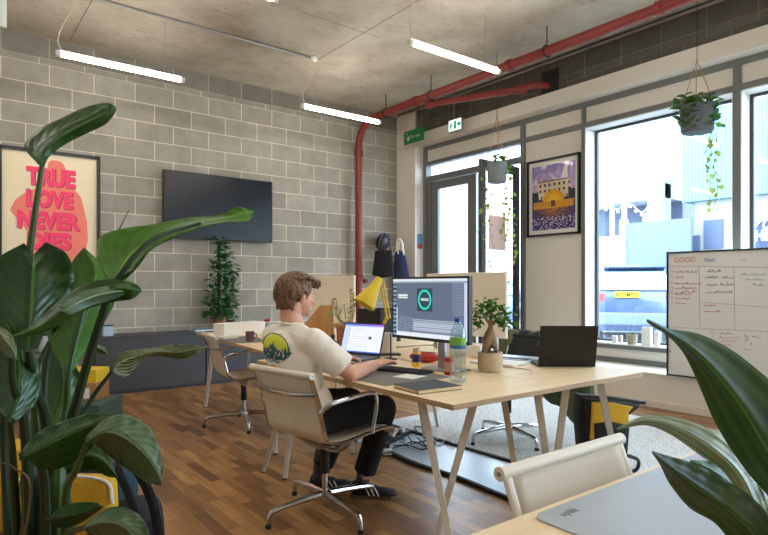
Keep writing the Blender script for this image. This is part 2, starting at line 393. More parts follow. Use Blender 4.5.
# opaque infill panels
w = MB()
w.bb(6.15, 6.19, Y0, 6.86, 3.14, 3.34); w.bb(6.15, 6.19, 4.04, 4.94, 0, 3.09); w.bb(6.14, 6.18, Y0, 4.03, .33, .55)
struct(w.build('wall_right', M['plaster'], smooth=False))
# frame grid
FX0, FX1 = 6.12, 6.22
w = MB()
for z0, z1 in ((3.33, 3.395), (3.085, 3.145)): w.bb(FX0, FX1, Y0, 6.898, z0, z1)
MULL = [(6.83, 6.898), (4.915, 4.98), (4.02, 4.065), (2.335, 2.40), (.60, .665), (-1.14, -1.08), (-2.9, -2.84), (-4.5, -4.44)]
for a, b in MULL: w.bb(FX0-.004, FX1+.004, a, b, 0 if a > 4.5 else .5, 3.40)
w.bb(FX0-.006, FX1, Y0, 4.03, .50, .545); w.bb(FX0-.006, FX1, Y0, 4.03, .335, .40)
struct(w.build('trim_3', M['frame'], smooth=False))
glass = glassmat('window_glass')
wins = [(2.40, 4.02), (.665, 2.335), (-1.08, .60), (-2.84, -1.14), (-4.44, -2.9)]
for i, (a, b) in enumerate(wins):
    w = MB(); w.bb(6.12, 6.34, b-.012, b, .545, 3.085); w.bb(6.12, 6.34, a, a+.012, .545, 3.085); w.bb(6.10, 6.34, a, b, .545, .56); w.bb(6.12, 6.34, a, b, 3.073, 3.085)
    o = struct(w.build('window_%d' % (i+1), M['reveal'], smooth=False))
    g = MB()
    for q in ((a+.012, a+.045), (b-.045, b-.012)): g.bb(6.31, 6.35, *q, .56, 3.073)
    g.bb(6.31, 6.35, a+.045, b-.045, .56, .585); g.bb(6.31, 6.35, a+.045, b-.045, 3.045, 3.073)
    g.build('window_frame', M['framed'], o, smooth=False)
    MB().bb(6.325, 6.331, a+.03, b-.03, .57, 3.06).build('window_pane', glass, o, smooth=False)
# transom over the doors
o = MB(); o.bb(6.13, 6.21, 4.98, 6.83, 2.83, 2.895); o.bb(6.16, 6.20, 4.98, 6.83, 2.895, 2.925)
o = struct(o.build('window_6', M['frame'], smooth=False))
MB().bb(6.175, 6.181, 4.98, 6.83, 2.91, 3.09).build('window_pane', glass, o, smooth=False)
# closed door leaf
w = MB(); w.bb(6.14, 6.20, 6.74, 6.83, 0, 2.83); w.bb(6.15, 6.20, 6.60, 6.735, .01, 2.82); w.bb(6.15, 6.20, 5.80, 5.965, .01, 2.82)
w.bb(6.15, 6.20, 5.965, 6.60, 2.70, 2.82); w.bb(6.15, 6.20, 5.965, 6.60, .01, .26)
o = struct(w.build('door_1', M['frame'], smooth=False))
MB().bb(6.172, 6.178, 5.965, 6.60, .26, 2.70).build('door_pane', glass, o, smooth=False)
# open door leaf, swung into the room
o = bpy.data.objects.new('door_2', None); COL.objects.link(o); o['kind'] = 'structure'
o.location = (6.12, 4.99, 0); o.rotation_euler = (0, 0, math.radians(184.5))
w = MB(); w.bb(0, .09, -.05, 0, .01, 2.77); w.bb(.71, .80, -.05, 0, .01, 2.77); w.bb(.09, .71, -.05, 0, 2.66, 2.77); w.bb(.09, .71, -.05, 0, .01, .28)
w.build('door_frame', M['framed'], o, False, False)
MB().bb(.09, .71, -.028, -.022, .28, 2.66).build('door_pane', glass, o, False, False)
MB().tube([(.74, 0, .75), (.74, .06, .75), (.74, .07, .78), (.74, .07, 1.27), (.74, .06, 1.30), (.74, 0, 1.30)], .011).build('door_handle', M['chrome'], o, True, False)
MB().bb(.755, .785, -.06, .012, .98, 1.12, .003).build('door_lock', M['black'], o, False, False)

# ceiling seams of the formwork, thin darker brown strips
w = MB(); w.bb(3.665, 3.673, -1, 6.1, ZC-.0015, ZC+.01); w.bb(2.9, 3.9, 5.086, 5.092, ZC-.0015, ZC+.01); w.bb(1.2, 1.208, -1, 7.3, ZC-.0015, ZC+.01)
struct(w.build('trim_4', mat('brown_seam', (112, 98, 80), .9), smooth=False))

# ------------------------------------------------------------------ lamps
tube_m = emit('lit_tube', (255, 249, 240), 14.0)
def tube_light(x, y, z, label, hook, L_=1.17):
    t = thing('tube_light', label, 'light', (x, y, z), 0, 'tube lights under the concrete ceiling')
    MB().tube([(.03, 0, 0), (L_-.03, 0, 0)], .026, 14).build('lit_tube', tube_m, t, True, False)
    MB().bb(.02, L_-.02, -.013, .013, .018, .034, .003).build('housing', M['white'], t, False, False)
    for q in (0, L_-.04): MB().tube([(q, 0, 0), (q+.04, 0, 0)], .029, 14).build('end_cap', M['white'], t, True, False)
    h = V(hook) - V((x, y, z))
    MB().tube(cr_spline([V((.05, 0, .03)), V((.02, 0, .12)), V((h.x*.5+.0, 0, h.z*.45)), V((h.x+.03, 0, h.z*.8)), V((h.x, h.y, h.z))], 6), .006, 6).build('cable', M['cord'], t, True, False)
    for q in (.2, L_-.2): MB().tube([(q, 0, .03), (q, 0, ZC-z)], .0015, 5).build('suspension_wire', M['steel'], t, True, False)
    return t
tube_light(.886, 6.03, 3.33, 'lit tube light hanging in front of the block wall above the red lettered poster', (1.0, 6.02, ZC-.01))
tube_light(3.43, 6.03, 3.33, 'lit tube light hanging beside the top of the red upright pipe', (3.575, 6.02, ZC-.03))
tube_light(3.27, 3.88, 3.33, 'lit tube light hanging nearest the window wall, end close to the red ceiling pipe', (3.33, 3.9, ZC-.01))
tube_light(.85, 3.90, 3.33, 'lit tube light cut off by the upper edge of the picture', (.9, 3.9, ZC-.01))
# the row of lamps goes on behind the camera
for x, y in ((.85, 1.7), (3.3, 1.7), (.85, -.5), (3.3, -.5), (.85, -2.7), (3.3, -2.7), (-1.6, 3.9), (-1.6, 1.7), (-1.6, 6.0), (-1.6, -.5)):
    tube_light(x, y, 3.33, 'lit tube light hanging behind the camera, out of the picture', (x+.05, y, ZC-.01))
c = MB(); c.tube([(1.0, 6.02, ZC-.018), (3.575, 6.02, ZC-.018)], .012, 8); tag(c.build('ceiling_conduit', M['conduit']), 'thin metal conduit running along the concrete ceiling to a junction box', 'conduit')
c = thing('junction_box', 'small white round junction box on the ceiling at the end of the conduit', 'junction box', (3.6, 6.02, ZC-.04))
MB().lathe([(0, 0), (.04, .002), (.045, .012), (.045, .04)], seg=18).build('housing', M['white'], c, True, False); MB().lathe([(.012, -.012), (.016, 0), (.016, .004)], seg=12).build('cable_gland', M['white'], c, True, False)
c = MB(); c.tube([(5.84, Y0+.1, ZC-.02), (5.84, 7.2, ZC-.02)], .010, 8); tag(c.build('ceiling_cable', M['cable']), 'thin dark cable run along the ceiling edge above the windows', 'cable')
p = W(3, -20, 4.0); o = MB(); o.bb(p.x-.02, p.x+.02, p.y-.02, p.y+.02, W(3, 28, 4).z, ZC, .003)
tag(o.build('hanging_trunking', mat('pale_green_white', (205, 216, 206), .4)), 'pale upright trunking end in the upper left corner of the picture', 'trunking')

# ------------------------------------------------------------------ red pipes
pr = .052
t = thing('red_pipe', 'thick brick-red pipe rising up the block wall and running under the ceiling', 'pipe', (5.10, 7.22, 0))
path = [V((5.10, 7.22, .35)), V((5.10, 7.22, 3.30))] + [V((5.10, 7.22 - .37*(1-math.cos(a)), 3.30 + .37*math.sin(a))) for a in [PI/2*k/8 for k in range(1, 9)]] + [V((5.10, -3.5, 3.67))]
MB().tube(path, pr, 18).build('pipe_run', M['red'], t)
for z in (1.35, 3.22): MB().lathe([(pr, -.05), (.067, -.045), (.067, .045), (pr, .05)], (5.10, 7.22, z), 18).build('coupling', M['red'], t)
for z in (1.28,):
    MB().lathe([(.02, 0), (.034, .0), (.034, .05), (.02, .055)], (5.16, 7.17, z), 12, Matrix.Rotation(PI/2, 4, 'Y')).build('valve_boss', M['red'], t)
for y in (5.9, 4.3, 2.6, 1.0):
    mt = Matrix.Rotation(PI/2, 4, 'X')
    MB().lathe([(pr, -.03), (.066, -.028), (.066, .028), (pr, .03)], (5.10, y, 3.67), 18, mt).build('coupling', M['red'], t)
for y in (6.55, 5.6, 3.8, 2.1, .5):
    MB().tube([(5.10, y, 3.72), (5.10, y, ZC)], .007, 6).build('hanger_rod', M['blackm'], t)
    MB().tube([V((5.10, y, 3.67)) + V((math.cos(a), 0, math.sin(a)))*.062 for a in [2*PI*k/16 for k in range(16)]], .008, 6, closed=True).build('pipe_clip', M['blackm'], t)
t = thing('red_branch_pipe', 'shorter red branch pipe leading into a dark opening in the window wall', 'pipe', (5.55, 4.9, 3.6))
B0 = V((5.16, 5.75, 3.60)); B1 = V((5.62, 4.55, 3.58))
MB().tube([B0, B1, B1+V((.03, -.06, .02)), B1+V((.12, -.12, .05)), V((6.02, 4.42, 3.66))], .042, 16).build('pipe_run', M['red'], t)
MB().tube([B1+V((-.03, .06, 0)), B1+V((.02, -.05, 0))], .056, 16).build('coupling', M['red'], t)
MB().tube([B0+V((.0, .0, 0)), B0+V((.04, -.09, 0))], .056, 16).build('coupling', M['red'], t)
tag(MB().bb(5.955, 5.985, 4.28, 4.52, 3.57, 3.84).build('wall_hole_shade', M['blackm'], smooth=False), 'flat black square standing for the dark hole where the red branch pipe enters the wall', 'plate')  # black sheet paints the shade inside the pipe hole, no hole is cut

# ------------------------------------------------------------------ signs
g_green = mat('sign_green', (32, 128, 66), .5, var=0)
a = atx(404, 112, 5.72); b = atx(424, 105, 5.72)
t = thing('fire_exit_sign', 'green hanging fire exit sign with white figure and white writing', 'sign', (5.72, (a.y+b.y)/2, 3.42))
MB().bb(5.715, 5.725, b.y, a.y, 3.36, 3.56, .002).build('board', g_green, t, False)
ft = frame_mt((5.712, a.y-.16, 3.435), (0, -1, 0), (0, 0, 1)); text('Fire exit', (a.y-b.y-.2)*.25, ft, M['white'], 'lettering', t, .001)
fm = MB(); fm.ell((5.711, a.y-.085, 3.515), (.002, .013, .013), None, 10, 6)
fm.prism([(0, 0), (.03, .01), (.045, .06), (.015, .08), (-.02, .04)], .002, frame_mt((5.711, a.y-.10, 3.40), (0, -1, 0), (0, 0, 1))); fm.build('running_figure', M['white'], t)
MB().bb(5.712, 5.728, a.y, a.y+.015, 3.355, 3.565).build('end_trim', M['white'], t, False)
for q in (a.y-.05, b.y+.05): MB().tube([(5.72, q, 3.56), (5.72, q, ZC)], .002, 5).build('hanging_wire', M['steel'], t)
a = atx(449, 128, 5.80); b = atx(462, 122, 5.80)
zz = (a.z+b.z)/2
t = thing('illuminated_exit_sign', 'small lit white exit sign with green arrow and doorway on a metal drop rod', 'sign', (5.80, (a.y+b.y)/2, zz))
MB().bb(5.79, 5.83, b.y, a.y, zz-.085, zz+.085, .006).build('housing', M['steel'], t, False)
MB().bb(5.786, 5.79, b.y+.008, a.y-.008, zz-.075, zz+.075).build('lit_face', emit('sign_lit', (228, 255, 246), .5), t, False)
sg = emit('sign_green_lit', (30, 160, 110), .3); w_ = a.y-b.y
k = MB()
fmx = frame_mt((5.785, a.y-.03, zz-.055), (0, -1, 0), (0, 0, 1))
k.prism([(0, .02), (.02, 0), (.02, .015), (.05, .055), (.03, .10), (.0, .06)], .001, fmx)
k.prism([(.085, 0), (.13, 0), (.13, .11), (.085, .11)], .001, fmx); k.prism([(.15, .03), (.20, .03), (.20, .0), (w_-.04, .055), (.20, .11), (.20, .08), (.15, .08)], .001, fmx)
k.build('exit_pictogram', sg, t, False)
MB().tube([(5.81, a.y-.09, zz+.08), (5.81, a.y-.09, ZC-.03), (5.81, a.y+.02, ZC-.02), (5.81, a.y+.3, ZC-.02)], .012, 8).build('drop_rod', M['conduit'], t)
a = atx(418, 242, 6.04)
t = thing('door_notice', 'small blue and red notice on the white door reveal', 'notice', (6.04, 6.897, 1.87))
MB().bb(5.99, 6.09, 6.889, 6.897, 1.87, 2.02).build('upper_panel', mat('notice_blue', (96, 150, 190), .5, var=0), t, False)
MB().bb(5.99, 6.09, 6.889, 6.897, 1.79, 1.868).build('lower_panel', mat('notice_red', (190, 88, 84), .5, var=0), t, False)

# ------------------------------------------------------------------ television
t = thing('television', 'large flat black television on the grey block wall', 'television', (2.95, YB, 1.8))
MB().bb(2.22, 3.68, 7.25, 7.30, 1.80, 2.63, .006).build('housing', M['black'], t, False)
MB().bb(2.232, 3.668, 7.247, 7.2505, 1.822, 2.618).build('screen', M['screen_off'], t, False)
MB().bb(2.6, 3.3, 7.30, 7.348, 2.0, 2.45).build('wall_bracket', M['blackm'], t, False)

# ------------------------------------------------------------------ lettered poster
px0, px1, pz0, pz1 = .545, 1.525, 1.30, 2.69
t = thing('framed_poster', 'large black-framed poster with pink words over a salmon figure', 'poster', (1.03, 7.33, 1.3))
f = MB()
for b in ((px0, px1, 7.29, 7.335, pz1-.032, pz1), (px0, px1, 7.29, 7.335, pz0, pz0+.032), (px0, px0+.032, 7.29, 7.335, pz0, pz1), (px1-.032, px1, 7.29, 7.335, pz0, pz1)): f.bb(*b)
f.build('frame', M['black'], t, False)
MB().bb(px0+.02, px1-.02, 7.325, 7.345, pz0+.02, pz1-.02).build('print', mat('cream_print', (236, 220, 184), .6, var=.02), t, False)
def onwall(px, py, Y): q = aty(px, py, Y); return (q.x, q.z)
sal = mat('salmon_ink', (240, 128, 108), .6, var=.06, vs=6)
sil = [(48.5, 162.5), (51, 160.5), (56, 160.5), (61, 162), (64, 165), (66, 171), (66, 184), (74, 189), (81, 197), (84, 208), (87, 222), (88, 240), (86, 250), (85, 268), (25, 268), (25, 250), (28, 232), (20, 222), (10, 210), (15, 200), (26, 192), (42, 186), (46, 176)]
poly = [onwall(x, y, 7.324) for x, y in sil]
MB().prism([(x, z) for x, z in poly], .0015, frame_mt((0, 7.3245, 0), (1, 0, 0), (0, 0, 1))).build('salmon_figure', sal, t, False)
ink = mat('pink_ink', (246, 60, 108), .55, var=.05); inkd = mat('dark_pink_ink', (176, 40, 66), .55, var=.05)
for word, xa, ya, xb, hpx in (('TRUE', 26, 184.5, 75, 18.5), ('LOVE', 26, 206.5, 73, 18), ('NEVER', 17, 228, 80, 18), ('DIES', 27, 249, 71, 17.5)):
    A = aty(xa, ya, 7.32); Bq = aty(xb, ya, 7.32); wd = Bq.x-A.x; h = hpx/584*((7.32)/(fy+ry*((xa+xb)/2-384)/F))
    for mm, dx, dy, nm in ((inkd, .010, 7.3215, 'word_shadow'), (ink, 0, 7.3195, 'printed_word')):
        o = text(word, 1.0, Matrix(), mm, nm, None, .0004, .055)
        xs = [v.co.x for v in o.data.vertices]; ys = [v.co.y for v in o.data.vertices]
        o.data.transform(frame_mt((A.x+dx, dy, A.z-dx*.8), (1, 0, 0), (0, 0, 1)) @ Matrix.Diagonal((wd/(max(xs)-min(xs)), h/(max(ys)-min(ys)), 1, 1)) @ Matrix.Translation((-min(xs), -min(ys), 0)))
        o.data.transform(rootmat(t).inverted()); o.parent = t

# ------------------------------------------------------------------ fountain poster on the window wall
t = thing('framed_print', 'framed print of a pale palace with a glowing yellow fountain, between the door and window', 'print', (6.14, 4.48, 1.84))
ya, yb, za, zb = 4.87, 4.09, 1.84, 2.81
f = MB()
for b in ((6.105, 6.148, yb, ya, zb-.022, zb), (6.105, 6.148, yb, ya, za, za+.022), (6.105, 6.148, ya-.022, ya, za, zb), (6.105, 6.148, yb, yb+.022, za, zb)): f.bb(*b)
f.build('frame', M['black'], t, False)
MB().bb(6.135, 6.148, yb+.01, ya-.01, za+.01, zb-.01).build('mount', M['paper'], t, False)
def pic(u, v):
    n = noise.noise(V((u*7, v*9, 1.3))); n2 = noise.noise(V((u*24, v*60, 4.1))); n3 = noise.noise(V((u*40, v*40, 9)))
    if v > .52:   # dusk sky
        c = lerp((206, 178, 216), (78, 72, 168), min(1, max(0, (v-.6)/.5+n*.6)))
        c = lerp(c, (246, 226, 236), max(0, min(1, .25+n*2.2-.2*u)))
    else: c = (40, 34, 84)
    if .12 < u < .88 and .47 < v < .76-(.03*abs(u-.5)):   # pale building with windows
        c = lerp((244, 230, 196), (216, 190, 150), .5+n3*.5)
        if v > .735: c = (120, 92, 88)
        for r_ in (.69, .60):
            if abs(v-r_) < .022 and (u*9) % 1 > .58: c = (86, 60, 76)
        if v < .52 and (u*12) % 1 > .5: c = (110, 84, 92)
    if (u < .16 or u > .84) and .46 < v < .60+.04*n3: c = (34, 38, 56)
    if v < .45:   # reflections
        c = lerp((38, 34, 96), (120, 84, 120), max(0, n2+.3)); 
        k = max(0, 1-abs(u-.5)*2.0)*max(0, 1-abs(v-.34)*4.2); c = lerp(c, (226, 140, 40), min(1, k*1.3*(.7+n2)))
        if v < .2 and n2 > .15: c = (206, 190, 214)
        if v < .09: c = (40, 34, 110) if n2 < .2 else c
    d = math.hypot((u-.5)*1.0, (v-.40)*1.25)   # fountain dome
    if v > .33 and d < .26+.03*n3: c = lerp((255, 214, 50), (224, 150, 24), min(1, d*3+n3*.5))
    if v > .33 and v < .44 and d < .47+.05*n3: c = lerp((238, 178, 30), (200, 130, 60), .5+n3)
    if abs(u-.5) < .05 and .35 < v < .45: c = (120, 62, 60)
    return c
raster('picture', (6.1345, ya-.07, za+.075), (0, -(ya-yb-.14), 0), (0, 0, zb-za-.15), 84, 110, pic, vcolmat('print_ink', 0, .35, .25), t)

# ================================================================== FURNITURE
def ang(fxv, fyv): return math.atan2(-fxv, fyv)     # rotation that turns local +y to this direction
def make_chair(label, loc, rz, sling, group='cream office chairs with chrome four-star bases'):
    t = thing('office_chair', label, 'chair', loc, rz, group)
    prof = cr_spline([V((0, .285, .425)), V((0, .27, .448)), V((0, .20, .456)), V((0, .08, .445)), V((0, -.06, .432)), V((0, -.15, .44)), V((0, -.195, .482)), V((0, -.215, .56)), V((0, -.242, .66)), V((0, -.285, .775))], 4)
    g = MB(); rows = []
    for i, p in enumerate(prof):
        u = i/(len(prof)-1); wv = .222
        sag = .012*math.sin(PI*u)
        rows.append([V((x*wv, p.y - (0 if u < .5 else sag*(1-x*x)*1.2), p.z - (sag*(1-x*x) if u < .5 else 0))) for x in [k/6-1 for k in range(13)]])
    g.grid(rows).build('seat_sling', sling, t, True, False, .014)
    for sx in (-1, 1):
        rail = [V((sx*.232, p.y, p.z)) for p in prof]
        MB().tube(rail, .0125, 8, flat=.7).build('side_rail', M['chrome'], t, True, False)
        arm = cr_spline([V((sx*.238, -.235, .60)), V((sx*.262, -.20, .640)), V((sx*.268, -.08, .655)), V((sx*.268, .07, .662)), V((sx*.266, .115, .64)), V((sx*.262, .122, .58)), V((sx*.246, .11, .45))], 5)
        MB().tube(arm, .0115, 8).build('armrest', M['chrome'], t, True, False)
    for (y, z, nm) in ((-.292, .785, 'top_roll'), (.288, .43, 'front_roll')):
        r = MB().tube([(-.252, y, z), (.252, y, z)], .0165, 14).build(nm, M['creamend'], t, True, False)
        for sx in (-1, 1): MB().tube([(sx*.250, y, z), (sx*.2535, y, z)], .006, 10).build('end_screw', M['steel'], r, True, False)
    MB().tube(cr_spline([V((-.232, -.262, .69)), V((-.12, -.298, .685)), V((0, -.306, .683)), V((.12, -.298, .685)), V((.232, -.262, .69))], 5), .011, 8, flat=.6).build('back_spreader', M['chrome'], t, True, False)
    MB().tube(cr_spline([V((-.232, -.05, .425)), V((-.15, -.03, .375)), V((0, 0, .345)), V((.15, -.03, .375)), V((.232, -.05, .425))], 5), .016, 8, flat=1.3).build('seat_spreader', M['chrome'], t, True, False)
    MB().tube([(0, 0, .09), (0, 0, .22)], .017, 12).build('gas_column', M['chrome'], t, True, False)
    MB().tube([(0, 0, .215), (0, 0, .345)], .026, 14).build('column_sleeve', M['black'], t, True, False)
    MB().lathe([(.02, .07), (.036, .078), (.036, .115), (.02, .13)], seg=16).build('hub', M['chrome'], t, True, False)
    for q in range(4):
        a = q*PI/2 - .15; d = V((math.cos(a), math.sin(a), 0))
        lg = MB().tube([d*.02+V((0, 0, .105)), d*.12+V((0, 0, .10)), d*.26+V((0, 0, .088)), d*.315+V((0, 0, .078)), d*.328+V((0, 0, .055)), d*.33+V((0, 0, .02))], [.022, .019, .015, .014, .012, .010], 10).build('leg', M['chrome'], t, True, False)
        MB().lathe([(.013, 0), (.016, .003), (.016, .018), (.011, .022)], d*.33, 12).build('glide', M['black'], lg, True, False)
    return t
man_chair = make_chair('cream office chair with chrome arms that the seated man is sitting on', (1.655, 2.655, 0), ang(.988, .15), M['cream'])
def chair_copy(label, loc, rz, sling=None):
    c = copy_tree(man_chair); c.location = loc; c.rotation_euler = (0, 0, rz); c['label'] = label
    if sling:
        for ch in c.children:
            if ch.name.startswith('seat_sling'): ch.data = ch.data.copy(); ch.data.materials.clear(); ch.data.materials.append(sling)
    return c
def netmat():
    m, nt, b = newmat('cream_netweave'); L = nt.links
    b.inputs['Base Color'].default_value = rgb(230, 222, 204); b.inputs['Roughness'].default_value = .7
    tr = N(nt, 'ShaderNodeBsdfTransparent'); ms = N(nt, 'ShaderNodeMixShader')
    uv = N(nt, 'ShaderNodeUVMap', uv_map='UV'); w1 = N(nt, 'ShaderNodeTexWave', Scale=60.0); w1.bands_direction = 'X'; L.new(uv.outputs[0], w1.inputs[0])
    mr = N(nt, 'ShaderNodeMapRange'); mr.inputs['To Min'].default_value = .12; mr.inputs['To Max'].default_value = .42; L.new(w1.outputs['Fac'], mr.inputs[0])
    L.new(mr.outputs[0], ms.inputs[0]); L.new(b.outputs[0], ms.inputs[1]); L.new(tr.outputs[0], ms.inputs[2]); L.new(ms.outputs[0], nt.nodes['Material Output'].inputs[0]); return m
chair_copy('empty cream office chair by the far desk, nearest the grey cabinets', (2.15, 4.78, 0), ang(.985, -.15))
jc = chair_copy('office chair on the window side of the desks with jackets over its back', (3.54, 3.0, .012), ang(-1, 0.05))
for ch in jc.children:
    if ch.name.startswith(('seat_sling', 'front_roll', 'top_roll')): ch.data = ch.data.copy(); ch.data.materials.clear(); ch.data.materials.append(M['blackm'])
mc = chair_copy('cream mesh-backed office chair pushed against the nearest desk', (1.262, .59, 0), ang(0, -1), netmat())
for ch in mc.children:
    if ch.name.startswith(('side_rail', 'back_spreader')): ch.data = ch.data.copy(); ch.data.materials.clear(); ch.data.materials.append(M['creamend'])
    if ch.name.startswith('armrest'): bpy.data.objects.remove(ch)

DZ = .73
def desk(label, cx, cy, sx, sy, rz, legs, grp='birch desks on pale splayed legs'):
    t = thing('desk', label, 'desk', (cx, cy, 0), rz, grp)
    o = MB().bb(-sx/2, sx/2, -sy/2, sy/2, DZ-.024, DZ, .0015).build('desk_top', M['birch'], t, False, False)
    o.data.materials.append(M['edge'])
    for p in o.data.polygons:
        if abs(p.normal.z) < .5: p.material_index = 1
    for (tx, ty), (bx, by) in legs:
        T = V((tx, ty, DZ-.024)); B = V((bx, by, 0)); 
        lg = MB().tube([B, T], [.0165, .024], 4).build('leg', M['leg'], t, False, False)
        MB().tube([B, B+(T-B)*.012], .0185, 4).build('foot_cap', M['black'], lg, False, False)
    MB().bb(-sx/2+.1, sx/2-.1, sy/2-.40, sy/2-.36, DZ-.055, DZ-.024).build('cross_rail', M['leg'], t, False, False)
    MB().bb(-sx/2+.1, sx/2-.1, -sy/2+.36, -sy/2+.40, DZ-.055, DZ-.024).build('cross_rail', M['leg'], t, False, False)
    return t
def endlegs(cx, cy, L_): 
    out = []
    for (tx, ty), (bx, by) in L_:
        out.append(((tx-cx, ty-cy), (bx-cx, by-cy))); out.append(((tx-cx, -(ty-cy)), (bx-cx, -(by-cy))))
    return out
A1 = [((1.76, 2.0), (1.70, 1.70)), ((1.90, 1.80), (1.74, 1.92)), ((2.33, 2.02), (2.395, 1.93)), ((2.31, 1.78), (2.39, 1.72))]
desk('birch desk the man works at, holding the large monitor', 2.037, 2.59, .754, 1.80, 0, endlegs(2.037, 2.59, A1))
B1_ = [((2.56, 1.78), (2.43, 1.80)), ((2.88, 1.80), (3.05, 1.75))]
desk('birch desk on the window side, holding the black laptop', 2.777, 2.59, .716, 1.80, math.radians(-.5), endlegs(2.777, 2.59, B1_))
sl = [((-.28, -.8), (-.33, -.95)), ((.28, -.8), (.33, -.95)), ((-.28, .8), (-.33, .95)), ((.28, .8), (.33, .95))]
desk('birch desk farthest left, in front of the grey cabinets, with white blocks and mug', 2.375, 4.70, .74, 2.28, math.radians(-6), sl)
desk('birch desk behind the yellow lamp, beside the pinboard screens', 3.165, 4.62, .70, 2.1, math.radians(-6), sl)
desk('nearest birch desk in the lower right corner under a grey mat', 1.78, .30, 2.0, .98, 0, [((-.85, -.35), (-.93, -.42)), ((.85, -.35), (.93, -.42)), ((-.85, .35), (-.93, .42)), ((.85, .35), (.93, .42))])

# cabinets along the block wall
def cabinet(x0, x1, label):
    t = thing('cabinet', label, 'cabinet', ((x0+x1)/2, 7.1, 0), 0, 'low charcoal cabinets along the block wall')
    MB().bb(x0, x1, 6.97, 7.345, 0, .63, .002).build('body', M['cabinet'], t, False)
    MB().bb(x0+.004, x1-.004, 6.95, 6.968, .03, .628, .002).build('door', M['cabinet'], t, False)
    MB().bb(x0, x1, 6.945, 7.345, .632, .65, .002).build('top_panel', M['cabinet'], t, False)
xa = aty(95.5, 390, 6.95).x; xb = aty(206, 380, 6.95).x
cabinet(xa, xb-.003, 'wide charcoal cabinet below the television, its left end behind the big plant')
cabinet(xb+.003, xb+1.1, 'charcoal cabinet behind the empty cream chair')

# pinboard screens clamped on the desk edge
def panel(y0, y1, label, pin):
    t = thing('pinboard_screen', label, 'screen', (3.08, (y0+y1)/2, DZ), 0, 'beige pinboard desk screens')
    MB().bb(3.065, 3.09, y0, y1, .85, 1.305, .003).build('board', M['fabric'], t, False)
    for y in (y0+.1, y1-.1): MB().bb(3.068, 3.088, y-.02, y+.02, DZ, .86, .002).build('clamp', M['steel'], t, False)
    if pin: MB().ell((3.062, y1-.05, 1.27), .008).build('push_pin', M['black'], t)
panel(2.62, 3.42, 'beige pinboard screen behind the large monitor and bonsai', False)
panel(4.42, 5.15, 'beige pinboard screen right of the man\'s head, with a dark pin', True)

# ------------------------------------------------------------------ large monitor
t = thing('monitor', 'large black monitor showing a teal ring on a blue-grey window', 'monitor', (2.27, 2.49, DZ))
yl, yr, mz0, mz1, mx = 2.82, 2.17, .893, 1.262, 2.245
def mb_m(x0, x1, y0, y1, z0, z1, b=.002): return MB().bb(x0, x1, y0, y1, z0, z1, b)
mb_m(mx, mx+.03, yr, yl, mz0, mz1).build('housing', M['black'], t, False)
def ui(u, v):
    c = (98, 112, 134)
    n = noise.noise(V((u*60, v*90, 2)))
    if v > .955: c = (226, 232, 240)
    elif v > .93: c = (140, 156, 176)
    elif u < .055: c = (52, 62, 84) if (int(v*26) % 2 or n < -.1) else (150, 200, 210)
    elif u > .965: c = (208, 220, 236)
    elif v < .075: c = (232, 238, 248)
    elif .02 < u < .07 and v < .5: c = (200, 212, 228)
    elif v < .30 and .30 < u < .93: c = (196, 208, 224) if (v*34) % 1 < .55 and v > .12 else (122, 136, 158)
    elif v < .34 and .08 < u < .30: c = (138, 150, 170) if n > .05 else (98, 112, 134)
    elif .08 < u < .22 and (.66 < v < .685 or .70 < v < .73): c = (232, 236, 240)
    elif u > .82 and v > .4: c = (126, 142, 164) if (v*22) % 1 < .4 and n > -.2 else (108, 122, 144)
    x, y = (u-.46)*1.78, v-.645
    if abs(u-.46) < .105 and abs(y) < .195: 
        c = (48, 70, 88); d = math.hypot(x*1.08, y*1.0)
        if .135 < d < .172: c = (44, 226, 196)
        elif abs(y) < .022 and abs(x) < .1: c = (206, 216, 214) if n > -.25 else (90, 100, 110)
    return c
raster('screen', (mx, yl-.010, mz0+.018), (0, -(yl-yr-.02), 0), (0, 0, mz1-mz0-.030), 200, 112, ui, vcolmat('monitor_screen', .30), t, .0006)
MB().prism([(-.03, 0), (.03, 0), (.026, .24), (-.026, .24)], .018, frame_mt((mx+.055, 2.42, DZ+.01), (0, -1, 0), (0, 0, 1))).build('stand_column', M['steel'], t, False)
MB().bb(mx-.02, mx+.16, 2.31, 2.53, DZ, DZ+.012, .004).build('stand_foot', M['steel'], t, False)
MB().bb(mx+.03, mx+.055, 2.38, 2.46, 1.0, 1.12).build('stand_hinge', M['black'], t, False)

